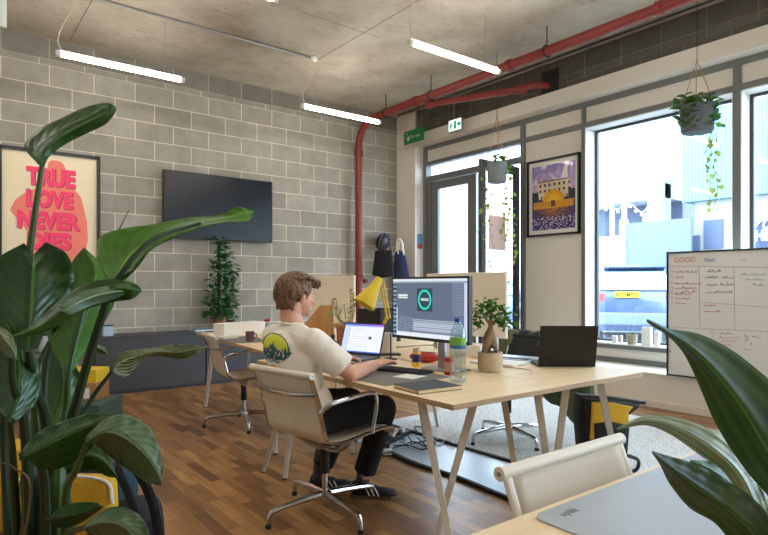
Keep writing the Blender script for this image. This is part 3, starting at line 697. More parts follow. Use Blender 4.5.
# ------------------------------------------------------------------ man's laptop
def laptop(label, hl, hr, lean, height, deck, lid_m, deck_m, screen=None, sm=None, front=None):
    """hl, hr: hinge ends as seen from the keyboard side; deck: depth towards the user"""
    hl, hr = V(hl), V(hr); ux = (hr-hl).normalized(); wd_ = (hr-hl).length; usr = V((0, 0, 1)).cross(ux)*-1   # towards the user
    c = (hl+hr)/2; t = thing('laptop', label, 'laptop', c)
    mt = frame_mt(hl, ux, usr)     # z is up or down
    k = MB(); k.box((wd_/2, deck/2, 0), (wd_, deck, .014), None, .003)
    for v in k.bm.verts: v.co = hl + ux*v.co.x + usr*v.co.y + V((0, 0, .008+v.co.z))
    base = k.build('base', deck_m, t, False)
    k = MB(); k.box((wd_/2, deck*.34, 0), (wd_*.86, deck*.42, .002))
    for v in k.bm.verts: v.co = hl + ux*v.co.x + usr*v.co.y + V((0, 0, .0158+v.co.z))
    k.build('keyboard', M['black'], base, False)
    up = (V((0, 0, 1))*math.cos(lean) - usr*math.sin(lean)); nrm = usr*math.cos(lean)+V((0, 0, 1))*math.sin(lean)
    k = MB(); k.box((wd_/2, height/2, 0), (wd_, height, .008), None, .003)
    for v in k.bm.verts: v.co = hl + ux*v.co.x + up*v.co.y + nrm*v.co.z + V((0, 0, .014))
    lid = k.build('lid', lid_m, t, False)
    if screen: raster('screen', hl+ux*.008+up*.014+nrm*.0045+V((0, 0, .014)), ux*(wd_-.016), up*(height-.024), 110, 70, screen, sm, lid, .0006)
    else:
        k = MB(); k.box((wd_/2, height/2, .0046), (wd_-.02, height-.03, .001))
        for v in k.bm.verts: v.co = hl + ux*v.co.x + up*v.co.y + nrm*v.co.z + V((0, 0, .014))
        k.build('screen', M['screen_off'], lid, False)
    return t
def ui2(u, v):
    n = noise.noise(V((u*50, v*60, 5)))
    if v > .93: return lerp((70, 120, 235), (170, 110, 220), u)
    if v < .05: return (70, 96, 200)
    if v > .88: return (206, 222, 250)
    if u < .16: return (214, 226, 248) if n < .2 else (150, 172, 220)
    c = (238, 243, 250)
    if abs(u-.70) < .035 and abs(v-.52) < .045: return (40, 90, 92)
    if abs(u-.62) < .03 and .1 < v < .8 and (v*14) % 1 < .4: return (206, 226, 214)
    if .20 < u < .56 and (v*11) % 1 < .30 and n > .0: return (186, 202, 226)
    if .76 < u < .95 and (v*9) % 1 < .25 and n > .1: return (196, 214, 222)
    return c
laptop('open laptop with a bright white screen in front of the man', (2.23, 3.385, DZ), (2.335, 3.06, DZ), math.radians(18), .222, .225, M['black'], mat('space_grey', (96, 98, 104), .4, .6), ui2, vcolmat('laptop_screen', .32))
laptop('black laptop seen from the back on the window side desk', (3.10, 1.965, DZ), (2.835, 2.175, DZ), math.radians(12), .238, .23, M['black'], M['black'])

# ------------------------------------------------------------------ things on the man's desk
def rounded_mat(o, sx, sy, r=.03):
    P = []
    for cx, cy, a0 in ((sx/2-r, sy/2-r, 0), (-sx/2+r, sy/2-r, 1), (-sx/2+r, -sy/2+r, 2), (sx/2-r, -sy/2+r, 3)):
        for q in range(7): a = (a0+q/6)*PI/2; P.append((cx+r*math.cos(a), cy+r*math.sin(a)))
    k = MB().prism(P, .004); bmesh.ops.recalc_face_normals(k.bm, faces=k.bm.faces); k.bm.to_mesh(o.data); k.bm.free()
def slab(name, label, cat, c, size, rz, m, b=.001, group=None):
    t = MB().box((0, 0, size[2]/2), size, None, b).build(name, m, None, False); t.location = c; t.rotation_euler = (0, 0, rz); return tag(t, label, cat, group)
slab('desk_mat', 'dark grey desk mat under the man\'s hands', 'desk mat', (1.93, 2.66, DZ), (.44, .92, .003), 0, M['mat_grey'])
t = thing('keyboard', 'slim black keyboard on the grey mat near the man\'s right hand', 'keyboard', (2.075, 2.50, DZ+.003), math.radians(12))
MB().box((0, 0, .006), (.12, .32, .010), None, .003).build('body', M['black'], t, False, False)
k = MB()
for i in range(5):
    for j in range(14): k.box((-.045+i*.0225, -.144+j*.0222, .0125), (.018, .018, .004), None)
o = k.build('keys', M['blackm'], t, False, False); o['kind'] = 'stuff'
slab('phone', 'black phone lying behind the keyboard', 'phone', (2.19, 2.86, DZ), (.075, .15, .009), .2, M['black'], .003)
slab('card', 'white card lying on the grey desk mat behind the notebook', 'card', (1.985, 2.345, DZ+.003), (.13, .13, .002), .25, M['paper'])
t = thing('notebook', 'dark grey notebook with cream pages at the front of the man\'s desk', 'notebook', (1.825, 2.03, DZ), math.radians(-6))
MB().box((0, 0, .0015), (.245, .205, .003), None, .001).build('back_cover', M['black'], t, False, False)
MB().box((.002, 0, .010), (.24, .20, .014)).build('pages', mat('cream_pages', (226, 206, 164), .8), t, False, False)
MB().box((0, 0, .0185), (.245, .205, .003), None, .001).build('front_cover', mat('notebook_grey', (66, 70, 76), .7), t, False, False)
slab('sticky_note', 'orange-yellow sticky note behind the white card', 'note', (2.14, 2.53, DZ), (.10, .11, .002), .5, mat('note_orange', (244, 190, 104), .7))
slab('sticky_note', 'pale yellow sticky note at the foot of the monitor stand', 'note', (2.20, 2.36, DZ), (.07, .07, .002), .1, mat('note_yellow', (244, 214, 130), .7))
# water bottle
clear = glassmat('clear_plastic', (226, 236, 238), .12, .05)
t = thing('water_bottle', 'tall clear ribbed water bottle with blue cap and green label', 'bottle', (2.075, 2.08, DZ))
pr_ = [(.0, .002), (.032, 0), (.039, .006), (.040, .02)]
for k_ in range(8): pr_ += [(.040, .03+k_*.014), (.0365, .037+k_*.014)]
pr_ += [(.040, .145), (.036, .155), (.040, .165), (.0405, .225), (.037, .25), (.026, .275), (.015, .292), (.0135, .300)]
MB().lathe(pr_, seg=28).build('body', clear, t, True, False, sharp=60)
MB().lathe([(.0415, .168), (.0415, .186)], seg=28).build('label_band', mat('label_blue', (52, 110, 170), .5), t, True, False)
MB().lathe([(.0413, .186), (.0413, .212), (.0405, .222)], seg=28).build('label', mat('label_green', (120, 172, 60), .5, var=.3, vs=70), t, True, False)
MB().lathe([(.0, .319), (.0145, .319), (.016, .315), (.016, .298), (.0145, .297)], seg=20).build('cap', mat('cap_blue', (36, 74, 160), .4), t, True, False)
def simple_lathe(name, label, cat, loc, prof, m, parts=()):
    t = thing(name, label, cat, loc)
    MB().lathe(prof, seg=22).build('body', m, t, True, False)
    for nm, pf, mm in parts: MB().lathe(pf, seg=22).build(nm, mm, t, True, False)
    return t
simple_lathe('drink_can', 'red can half hidden behind the water bottle', 'can', (2.205, 2.275, DZ), [(.024, 0), (.028, .004), (.028, .085), (.022, .094), (0, .094)], mat('can_red', (170, 44, 40), .35, .3), (('label', [(.0284, .02), (.0284, .07)], mat('can_label', (206, 150, 130), .5, var=.3, vs=80)),))
simple_lathe('spread_jar', 'small jar with navy label and yellow base beside the monitor', 'jar', (2.27, 2.62, DZ), [(.022, 0), (.025, .004), (.025, .08), (.02, .088), (0, .088)], mat('jar_yellow', (226, 180, 40), .35), (('label', [(.0256, .03), (.0256, .075)], mat('label_navy', (36, 44, 92), .5)), ('lid', [(.021, .088), (.021, .112), (0, .112)], mat('jar_lid', (220, 190, 150), .4))))
t = thing('pencil_case', 'red fabric pencil case lying behind the monitor foot', 'case', (2.45, 2.75, DZ), .3)
MB().ell((0, 0, .032), (.05, .11, .032)).build('pouch', mat('case_red', (206, 70, 66), .8), t, True, False); MB().bb(-.004, .004, -.09, .09, .061, .066).build('zip', M['steel'], t, False, False)
t = thing('phone_tripod', 'little black stand with a round foot under the monitor\'s left corner', 'stand', (2.36, 2.98, DZ))
MB().lathe([(.045, 0), (.045, .008), (.012, .016), (.006, .02)], seg=20).build('foot', M['black'], t, True, False); MB().tube([(0, 0, .015), (0, 0, .17)], .005, 8).build('post', M['black'], t, True, False)
slab('phone', 'black phone lying on the desk left of the stand with a round foot', 'phone', (2.50, 3.18, DZ), (.08, .16, .012), 1.1, M['black'], .003)
slab('document_pile', 'pile of white papers behind the bonsai pot', 'paper', (2.78, 2.42, DZ), (.22, .30, .012), .2, M['paper'], .002)
slab('document_pile', 'white folded papers below the beige screen, right of the monitor', 'paper', (2.93, 2.82, DZ), (.16, .30, .08), .1, M['paper'], .004)
t = thing('tablet', 'closed silver tablet with a black strip next to the black laptop', 'tablet', (3.0, 2.48, DZ), .25)
MB().box((0, 0, .008), (.22, .32, .014), None, .004).build('body', mat('silver_alu', (176, 186, 198), .35, .5), t, False, False); MB().box((-.05, 0, .017), (.05, .24, .004)).build('black_strip', M['black'], t, False, False)
# cable on the window desk
tag(MB().tube(cr_spline([V((2.55, 2.0, DZ+.004)), V((2.68, 2.12, DZ+.004)), V((2.66, 2.3, DZ+.004)), V((2.8, 2.25, DZ+.004))], 6), .003, 6).build('charging_cable', M['cord']), 'thin pale cable lying beside the bonsai pot', 'cable')
# file holder
t = thing('magazine_file', 'bamboo magazine file with slanted side behind the man', 'file holder', (2.60, 4.08, DZ))
A_ = W(304, 343, 4.85); Bb = W(333, 343, 4.85); ux = V((Bb.x-A_.x, Bb.y-A_.y, 0)); wf = ux.length; ux.normalize(); bk = V((0, 0, 1)).cross(ux)
for off, nm in ((0, 'near_side'), (.085, 'far_side')):
    MB().prism([(0, 0), (wf, 0), (wf, .315), (wf*.55, .315), (0, .16)], .008, Matrix.Translation(V((A_.x, A_.y, DZ))+bk*off) @ frame_mt((0, 0, 0), ux, (0, 0, 1))).build(nm, M['pine'], t, False)
MB().box(V((A_.x, A_.y, DZ))+ux*wf+bk*.04+V((0, 0, .157)), (.008, .085, .315), Euler((0, 0, math.atan2(ux.y, ux.x)))).build('end_panel', M['pine'], t, False)
MB().box(V((A_.x, A_.y, DZ))+ux*(wf/2)+bk*.04+V((0, 0, .004)), (wf, .085, .008), Euler((0, 0, math.atan2(ux.y, ux.x)))).build('floor_panel', M['pine'], t, False)
simple_lathe('spray_bottle', 'small dark-capped glass bottle between the file holder and laptop', 'bottle', W(333, 347, 4.5).xy.to_3d()+V((0, 0, DZ)), [(.025, 0), (.028, .01), (.028, .05), (.012, .065), (.012, .08)], M['black'], (('cap', [(.014, .08), (.014, .105), (0, .105)], M['black']),))
# yellow lamp
t = thing('desk_lamp', 'yellow articulated desk lamp with a cone shade', 'lamp', (2.86, 3.66, DZ))
yel = M['yellow']; D_ = 4.6
base = W(378, 330, D_)
MB().lathe([(.09, 0), (.09, .015), (.02, .025), (.012, .05)], (base.x, base.y, DZ), 24).build('base', yel, t)
j0 = V((base.x, base.y, DZ+.05)); j1 = W(387, 318, D_); j2 = W(380, 281, D_)
k = MB(); k.tube([j0, j1], .008, 8); k.tube([j0+V((.0, .02, .0)), j1+V((0, .02, 0))], .006, 8); k.build('lower_arm', yel, t)
k = MB(); k.tube([j1, j2], .009, 8); k.tube([j1+V((.02, -.015, 0)), j2+V((.02, -.015, 0))], .007, 8); k.build('upper_arm', yel, t)
MB().ell(j1, .016).build('joint', yel, t); MB().ell(j2, .018).build('joint', yel, t)
ha = W(377, 283, D_); hb = W(364, 305, D_-.05); dq = (hb-ha).normalized().to_track_quat('Z', 'Y').to_matrix().to_4x4(); hl_ = (hb-ha).length
sh = MB().lathe([(0, -.045), (.030, -.045), (.036, -.02), (.040, .03), (.055, .08), (.092, hl_), (.089, hl_), (.05, .082), (.034, .03)], ha, 24, dq).build('shade', yel, t)
MB().ell(ha+(hb-ha)*.6, (.03, .03, .035), dq).build('bulb', mat('opal_bulb', (240, 236, 220), .3), sh)
t = thing('storage_box', 'black open box on the desk behind the yellow lamp', 'box', (3.08, 4.05, DZ), .1)
for c, s_ in (((0, -.14, .14), (.24, .01, .28)), ((0, .14, .14), (.24, .01, .28)), ((-.12, 0, .14), (.01, .28, .28)), ((.12, 0, .14), (.01, .28, .28)), ((0, 0, .005), (.24, .28, .01))):
    MB().box(c, s_).build('panel', M['blackm'], t, False, False)
# far left desk: white blocks, mug, flower
slab('white_box', 'long white box lying at the back of the far left desk', 'box', W(240, 333, 5.75).xy.to_3d()+V((0, 0, DZ)), (.52, .16, .12), .3, M['paper'], .004)
slab('desk_mat', 'grey mat on the far left desk in front of the white box', 'desk mat', W(243, 338, 5.2).xy.to_3d()+V((0, 0, DZ)), (.34, .62, .004), -.1, M['mat_grey'])
p = W(250, 335, 5.0); t = thing('mug', 'purple mug on the far left desk', 'mug', (p.x, p.y, DZ+.004))
MB().lathe([(.03, 0), (.036, .004), (.038, .085), (.034, .085), (.032, .01), (0, .008)], seg=22).build('cup', mat('mug_purple', (104, 66, 84), .4, var=.2), t, True, False)
MB().tube([V((.036, 0, .07)), V((.058, 0, .062)), V((.06, 0, .035)), V((.037, 0, .02))], .005, 8).build('handle', mat('mug_purple', (104, 66, 84), .4), t, True, False)
p = W(267, 337, 5.0); t = thing('flower_vase', 'small glass vase with a red flower on the far left desk', 'vase', (p.x, p.y, DZ))
MB().lathe([(.022, 0), (.026, .01), (.024, .10), (.014, .14), (.016, .155)], seg=18).build('glass', clear, t, True, False); MB().tube([(0, 0, .01), (.0, 0, .17)], .002, 6).build('flower_stem', M['stem'], t, True, False)
k = MB()
for q in range(9): k.ell((.016*math.cos(q*2.4), .016*math.sin(q*2.4), .18+.005*(q % 3)), (.012, .012, .009))
k.build('petals', mat('petal_red', (170, 32, 48), .6), t, True, False)
p = W(228, 338, 5.3)
slab('highlighter_box', 'small cream tray of stationery beside the white box', 'tray', (p.x, p.y, DZ), (.16, .1, .025), .2, M['cream'], .003)
simple_lathe('coffee_cup', 'paper cup with a black lid behind the white box', 'cup', (*W(230, 333, 5.95).xy, DZ), [(.03, 0), (.04, .11), (0, .11)], M['paper'], (('lid', [(.042, .11), (.042, .13), (0, .135)], M['black']),))
# on the cabinets
def onc(px, y): p = aty(px, 330, y); return (p.x, y, .65)
t = thing('book', 'blue book lying on the cabinet beside the climbing plant', 'book', onc(203, 7.08), .1)
MB().box((0, 0, .004), (.30, .21, .004)).build('back_cover', M['black'], t, False, False); MB().box((0, 0, .014), (.29, .2, .016)).build('pages', M['paper'], t, False, False); MB().box((0, 0, .024), (.30, .21, .004)).build('front_cover', mat('book_blue', (96, 140, 172), .5), t, False, False)
t = thing('speaker_box', 'small pale blue box with black top on the left end of the cabinet', 'box', onc(107, 7.05), .1)
MB().box((0, 0, .055), (.11, .09, .11), None, .004).build('body', mat('pale_blue_card', (168, 188, 200), .6), t, False, False); MB().box((0, 0, .115), (.114, .094, .012), None, .003).build('lid', M['black'], t, False, False)
simple_lathe('pen_cup', 'black pen cup at the foot of the climbing plant', 'cup', onc(222, 7.02), [(.035, 0), (.038, .09), (.034, .09), (.03, .01), (0, .01)], M['black'])

# ------------------------------------------------------------------ nearest desk
slab('desk_mat', 'large smooth grey mat with rounded corners covering the nearest desk', 'desk mat', (1.488, .36, DZ), (1.02, .82, .004), 0, mat('pale_grey_mat', (164, 170, 174), .45, var=.03), 0)
rounded_mat(bpy.data.objects['desk_mat.002'], 1.02, .82)
ft = frame_mt((1.03, .725, DZ+.0043), (1, .0, 0), (0, 1, 0)); tm = text('uplift', .028, ft, mat('mat_print', (104, 110, 114), .6), 'mat_lettering', None, .0002)
tm.data.transform(Matrix.Translation((-1.488, -.36, -DZ))); tm.parent = bpy.data.objects['desk_mat.002']
t = thing('glasses_case', 'black glasses case with a strap on the nearest desk behind the leaves', 'case', atz(735, 468, DZ).xy.to_3d()+V((0, 0, DZ+.004)), -.8)
MB().ell((0, 0, .028), (.035, .085, .028)).build('shell', M['blackm'], t, True, False); MB().tube([(0, .08, .02), (.02, .12, .01), (.05, .12, .01)], .004, 6).build('strap', M['black'], t, True, False)
q = atz(722, 440, DZ); slab('notepad', 'pale blue notepad at the far edge of the nearest desk', 'notepad', (q.x+.06, q.y-.08, DZ), (.22, .16, .012), .3, mat('pale_blue_paper', (160, 186, 204), .6), .002)
slab('document_sheet', 'white sheet beside the pale blue notepad', 'paper', (q.x-.02, q.y-.26, DZ+.004), (.15, .21, .002), .6, M['paper'])

# ------------------------------------------------------------------ floor coverings
def fz(px, py): return atz(px, py, 0)
def rugmat():
    m, nt, b = newmat('speckled_rug'); L = nt.links; tc = N(nt, 'ShaderNodeTexCoord')
    v = N(nt, 'ShaderNodeTexVoronoi', Scale=60.0); L.new(tc.outputs['Object'], v.inputs['Vector'])
    cr = N(nt, 'ShaderNodeValToRGB'); cr.color_ramp.elements[0].position = .2; cr.color_ramp.elements[0].color = rgb(160, 160, 158); cr.color_ramp.elements[1].position = .5; cr.color_ramp.elements[1].color = rgb(218, 219, 216)
    L.new(v.outputs['Distance'], cr.inputs[0]); L.new(cr.outputs[0], b.inputs['Base Color']); b.inputs['Roughness'].default_value = .9
    bp = N(nt, 'ShaderNodeBump', Strength=.5, Distance=.01); L.new(v.outputs['Distance'], bp.inputs['Height']); L.new(bp.outputs[0], b.inputs['Normal']); return m
tag(MB().bb(3.12, 5.15, .6, 4.1, .0, .012, .002).build('rug', rugmat(), smooth=False), 'pale speckled woven rug under the window side desk', 'rug')
tag(MB().bb(2.60, 3.11, 1.2, 4.02, .0, .008, .002).build('floor_mat', mat('pale_blue_vinyl', (196, 214, 230), .28, var=.05, vs=4), smooth=False), 'smooth pale blue floor mat beside the speckled rug', 'floor mat')
tag(MB().tube(cr_spline([V((3.115, 4.0, .014)), V((3.11, 3.2, .014)), V((3.12, 2.4, .014)), V((3.11, 1.3, .014))], 8), .014, 8, flat=1.4).build('cable_cover', M['cable']), 'black cable cover between the blue floor mat and the rug', 'cable')
tag(MB().tube(cr_spline([V((2.62, 3.35, .012)), V((2.58, 3.0, .012)), V((2.60, 2.6, .012)), V((2.57, 2.1, .012)), V((2.58, 1.3, .012))], 8), .012, 8, flat=1.5).build('cable_cover', M['cable']), 'black cable along the front edge of the blue floor mat', 'cable')
for i, (x, y, a, L_) in enumerate(((2.62, 3.42, 1.2, .36), (2.86, 3.55, .4, .40))):
    t = thing('power_strip', ['white power strip on the floor nearest the man\'s foot', 'black power strip on the pale blue mat with tangled plugs'][i], 'power strip', (x, y, .008), a)
    MB().box((0, 0, .02), (L_, .06, .04), None, .006).build('housing', [M['paper'], M['black']][i], t, False, False)
    for q in range(4):
        k = MB().box((-L_/2+.06+q*.08, 0, .055), (.045, .045, .035), None, .006).build('plug', [M['black'], M['paper']][i] if q % 2 else M['black'], t, False, False)
random.seed(3)
for i in range(7):
    c0 = V((2.6+.06*i, 3.3+.05*(i % 3), .02)); P = [c0]
    for k in range(5): P.append(P[-1]+V((random.uniform(-.10, .12), random.uniform(-.14, .14), 0))); P[-1].z = .014+.012*((i+k) % 3)
    tag(MB().tube(cr_spline(P, 6), .005, 6).build('loose_cable', M['cable'] if i % 3 else M['conduit']), ['grey loose cable', 'black loose cable'][i % 3 > 0]+' in the tangle on the floor under the desks', 'cable', ['grey loose cables under the desks', 'black loose cables under the desks'][i % 3 > 0])
tag(MB().tube(cr_spline([V((2.5, 3.3, .70)), V((2.52, 3.25, .4)), V((2.56, 3.28, .15)), V((2.6, 3.36, .03))], 8), .004, 6).build('hanging_cable', M['cable']), 'thin black cable hanging from the desk down to the power strips', 'cable')

# ================================================================== THE SEATED MAN
HB = V((1.555, 2.665, .545))      # middle of the hips
man = thing('person', 'young man with curly brown hair in a cream printed t-shirt, sitting and typing', 'person', (HB.x, HB.y, 0))
neck0 = V((1.500, 2.71, .985)); HC = V((1.528, 2.728, 1.152))
shR = V((1.500, 2.515, .935)); shL = V((1.470, 2.885, .935))
elR = V((1.665, 2.430, .765)); elL = V((1.66, 3.01, .765))
wrR = V((1.915, 2.560, .776)); wrL = V((1.90, 2.935, .762))
knR = V((1.985, 2.555, .545)); knL = V((1.96, 2.84, .545))
anR = V((1.935, 2.705, .105)); anL = V((1.80, 2.955, .105))
hipR = V((1.58, 2.575, .545)); hipL = V((1.57, 2.755, .545))
fh = V((.985, .02, -.06)).normalized(); lh = V((0, 0, 1)).cross(fh).normalized(); uh = fh.cross(lh)
HM = Matrix((fh, lh, uh)).transposed(); HMT = HM.to_4x4(); HMT.translation = HC
def hp(x, y, z): return HMT @ V((x, y, z))
def he(k, c, r, rot=None): k.ell(hp(*c), r, HM @ (rot.to_matrix() if rot else Matrix.Identity(3)), 20, 14)
b = MB()
# head
he(b, (-.010, 0, .030), (.094, .073, .080)); he(b, (.022, 0, -.018), (.066, .059, .080)); he(b, (.030, 0, -.062), (.052, .046, .040))
he(b, (.066, 0, -.088), (.020, .022, .017)); he(b, (.074, 0, .020), (.016, .046, .011)); he(b, (.070, .028, -.022), (.018, .022, .018)); he(b, (.070, -.028, -.022), (.018, .022, .018))
b.cap(hp(.086, 0, .008), .008, hp(.107, 0, -.026), .0115); he(b, (.099, .010, -.031), (.009, .007, .006)); he(b, (.099, -.010, -.031), (.009, .007, .006))
he(b, (.083, 0, -.054), (.013, .022, .006)); he(b, (.081, 0, -.064), (.013, .019, .007))
for s in (1, -1):
    he(b, (-.008, s*.074, -.008), (.017, .006, .031), Euler((0, .2, s*.35))); he(b, (-.014, s*.080, .006), (.012, .005, .018), Euler((0, .2, s*.5)))
# neck, trunk (slim under the clothes)
b.chain([(hp(-.030, 0, -.040), .056), (hp(-.035, 0, -.10), .055), (neck0, .060)])
b.cap(neck0+V((-.01, 0, -.03)), .065, V((1.47, 2.70, .80)), .10); b.cap(V((1.47, 2.70, .80)), .10, HB, .10)
b.cap(neck0+V((-.01, -.02, -.04)), .05, shR, .048); b.cap(neck0+V((-.01, .02, -.04)), .05, shL, .048)
for sh_, el_, wr_ in ((shR, elR, wrR), (shL, elL, wrL)):
    b.chain([(sh_, .049), (sh_.lerp(el_, .5), .046), (el_, .040)])
    b.chain([(el_, .040), (el_.lerp(wr_, .3), .042), (el_.lerp(wr_, .75), .031), (wr_, .026)])
for h_, k_, a_ in ((hipR, knR, anR), (hipL, knL, anL)):
    b.chain([(h_, .08), (k_, .055), (k_.lerp(a_, .3), .055), (a_, .036)])
# hands: palm of overlapping rods, five separate bent fingers
def hand(wr, dirv, side, curl, spread=.0):
    d = V(dirv).normalized(); up_ = V((0, 0, 1)); sd = up_.cross(d).normalized()*side   # sd points to the thumb side
    pb = wr+d*.012; pk = wr+d*.088+V((0, 0, .012))
    for q in (-.030, -.010, .010, .028): b.cap(pb+sd*q*.6, .015, pk+sd*q, .0115, 10)
    for q, L_, r_ in ((.029, .070, .0085), (.010, .078, .0088), (-.010, .072, .0084), (-.029, .057, .0076)):
        a = pk+sd*q; dd = (d+sd*q*spread*20*.05).normalized(); c1, c2 = curl
        p1 = a+(dd*math.cos(c1)+V((0, 0, -1))*math.sin(c1))*L_*.45
        p2 = p1+(dd*math.cos(c1+c2)+V((0, 0, -1))*math.sin(c1+c2))*L_*.30
        p3 = p2+(dd*math.cos(c1+c2*1.7)+V((0, 0, -1))*math.sin(c1+c2*1.7))*L_*.25
        for A, ra, B_, rb in ((a, r_*1.1, p1, r_), (p1, r_, p2, r_*.93), (p2, r_*.93, p3, r_*.82)): b.cap(A, ra, B_, rb, 10)
    t0 = pb+sd*.018+d*.012; t1 = t0+sd*.026+d*.026+V((0, 0, -.003)); t2 = t1+d*.028+sd*.006+V((0, 0, -.008)); t3 = t2+d*.020+V((0, 0, -.006))
    for A, ra, B_, rb in ((t0, .014, t1, .0115), (t1, .0115, t2, .0098), (t2, .0098, t3, .0082)): b.cap(A, ra, B_, rb, 10)
hand(wrR, (1.0, .10, .04), 1, (.12, .34)); hand(wrL, (.95, -.42, .10), -1, (.15, .45))
remeshed(b, 'body', M['skin'], man, .0042, 4)
# face details
for s in (1, -1):
    e_ = MB(); e_.ell(hp(.079, s*.028, .004), (.010, .012, .007), HM); e_.build('eye', mat('eye_white', (236, 232, 226), .3), man)
    e_ = MB(); e_.ell(hp(.0865, s*.028, .004), (.003, .005, .005), HM); e_.build('iris', mat('iris', (70, 60, 48), .3), man)
    e_ = MB(); e_.cap(hp(.089, s*.012, .024), .0028, hp(.080, s*.042, .026), .0022); e_.build('eyebrow', mat('brow', (84, 60, 40), .8), man)
MB().cap(hp(.0935, -.012, -.0585), .0032, hp(.0935, .012, -.0585), .0032).build('lips', mat('lips', (196, 120, 110), .5), man)
# hair: many overlapping locks over a cap
random.seed(11); k = MB()
he(k, (-.026, 0, .042), (.104, .087, .088)); he(k, (-.064, 0, -.005), (.056, .072, .076)); he(k, (.03, 0, .085), (.060, .062, .034))
for i in range(330):
    th = random.uniform(0, 2*PI); ph = random.uniform(-.35, 1.45)
    x, y, z = math.cos(th)*math.cos(ph), math.sin(th)*math.cos(ph), math.sin(ph)
    if x > .45 and z < .35: continue
    if x > .1 and z < .02 and abs(y) > .3: continue
    c = V((-.020+x*.100, y*.085, .038+z*.088))
    t_ = V((-z*.6*x, -z*.6*y, -.9)).normalized() if z < .6 else V((x*.5+.6, y*.8, -.12)).normalized()
    w_ = V((random.uniform(-.5, .5), random.uniform(-.5, .5), random.uniform(-.3, .3)))
    p1 = c; p2 = c+(t_+w_*.5)*random.uniform(.014, .022)+V((x, y, z))*.005; p3 = p2+(t_-w_*.9)*random.uniform(.010, .018)-V((x, y, z))*.004
    for A, ra, B_, rb in ((p1, .0085, p2, .0075), (p2, .0075, p3, .0042)): k.cap(HMT @ A, ra, HMT @ B_, rb, 8)
for i in range(34):   # fringe falling over the forehead
    y = random.uniform(-.062, .062); c = V((.045+random.uniform(0, .025), y, .092+random.uniform(-.012, .012)))
    p2 = c+V((.030, random.uniform(-.01, .01), -.012)); p3 = p2+V((.012, random.uniform(-.01, .01), -.022)); 
    for A, ra, B_, rb in ((c, .012, p2, .010), (p2, .010, p3, .005)): k.cap(HMT @ A, ra, HMT @ B_, rb, 8)
for i in range(60):   # nape and around the ears
    s = random.choice((1, -1)); th = random.uniform(2.0, PI); c = V((-.02+math.cos(th)*.085, s*math.sin(th)*.078, random.uniform(-.055, .0)))
    k.cap(HMT @ c, .009, HMT @ (c+V((random.uniform(-.004, .004), random.uniform(-.004, .004), -.020))), .004, 8)
for s in (1, -1): k.cap(hp(.018, s*.071, .03), .010, hp(.016, s*.069, -.008), .005, 8)
def hairmat():
    m, nt, bs = newmat('brown_hair'); L = nt.links; tc = N(nt, 'ShaderNodeTexCoord')
    n = N(nt, 'ShaderNodeTexNoise', Scale=70.0, Detail=4.0, Distortion=1.5); mp = N(nt, 'ShaderNodeMapping'); mp.inputs['Scale'].default_value = (1, 1, .35)
    L.new(tc.outputs['Object'], mp.inputs[0]); L.new(mp.outputs[0], n.inputs['Vector'])
    cr = N(nt, 'ShaderNodeValToRGB'); cr.color_ramp.elements[0].position = .35; cr.color_ramp.elements[0].color = rgb(62, 42, 28); cr.color_ramp.elements[1].position = .68; cr.color_ramp.elements[1].color = rgb(142, 104, 70)
    L.new(n.outputs['Fac'], cr.inputs[0]); L.new(cr.outputs[0], bs.inputs['Base Color']); bs.inputs['Roughness'].default_value = .55
    bp = N(nt, 'ShaderNodeBump', Strength=.8, Distance=.004); L.new(n.outputs['Fac'], bp.inputs['Height']); L.new(bp.outputs[0], bs.inputs['Normal']); return m
remeshed(k, 'hair', hairmat(), man, .0040, 2)
# t-shirt
k = MB()
up3 = Matrix.Rotation(.10, 3, 'Z')
k.ell((1.485, 2.698, .85), (.118, .196, .155), up3, 24, 16); k.ell((1.505, 2.690, .72), (.118, .170, .15), up3, 24, 16); k.ell((1.55, 2.665, .60), (.115, .172, .12), up3, 24, 16)
k.ell((1.435, 2.70, .88), (.075, .155, .10), up3, 20, 14)
k.cap(neck0+V((-.012, -.01, -.028)), .072, shR+V((-.012, .02, -.006)), .064); k.cap(neck0+V((-.012, .01, -.028)), .072, shL+V((-.012, -.02, -.006)), .064)
k.cap(neck0+V((-.012, 0, -.03)), .073, V((1.47, 2.70, .86)), .10)
for sh_, el_ in ((shR, elR), (shL, elL)):
    h_ = sh_.lerp(el_, .80); ax = (el_-sh_).normalized()
    k.cap(sh_, .066, sh_.lerp(el_, .45), .070)
    q = ax.to_track_quat('Z', 'Y').to_matrix().to_4x4()
    k.cone(sh_, .068, h_, .074, 22)
def wr(co):
    n = noise.noise(co*9)*.5+noise.noise(V((co.x*30, co.y*12, co.z*26)))*.5
    return n*.006
shirt = remeshed(k, 't_shirt', M['shirt'], man, .0065, 9, wr)
k = MB(); ring = []
for q in range(26):
    a = 2*PI*q/26; ring.append(neck0+V((-.010+.062*math.cos(a), .064*math.sin(a), .016+.016*(-math.cos(a)))))
k.tube(ring, .0085, 8, closed=True); k.build('collar', M['shirt'], man)
# trousers
k = MB(); k.ell((1.575, 2.665, .555), (.125, .172, .085), up3, 22, 14)
for h_, k_, a_ in ((hipR, knR, anR), (hipL, knL, anL)):
    k.chain([(h_, .092), (h_.lerp(k_, .55), .085), (k_+V((-.01, 0, -.008)), .072), (k_.lerp(a_, .35)+V((0, 0, 0)), .068), (k_.lerp(a_, .70), .064)])
    e1 = k_.lerp(a_, .68); e2 = k_.lerp(a_, .88); q = (e2-e1).normalized().to_track_quat('Z', 'Y').to_matrix().to_4x4()
    k.cone(e1, .064, e2, .064, 22)
remeshed(k, 'trousers', M['trouser'], man, .0065, 7, lambda co: noise.noise(V((co.x*14, co.y*14, co.z*22)))*.004)
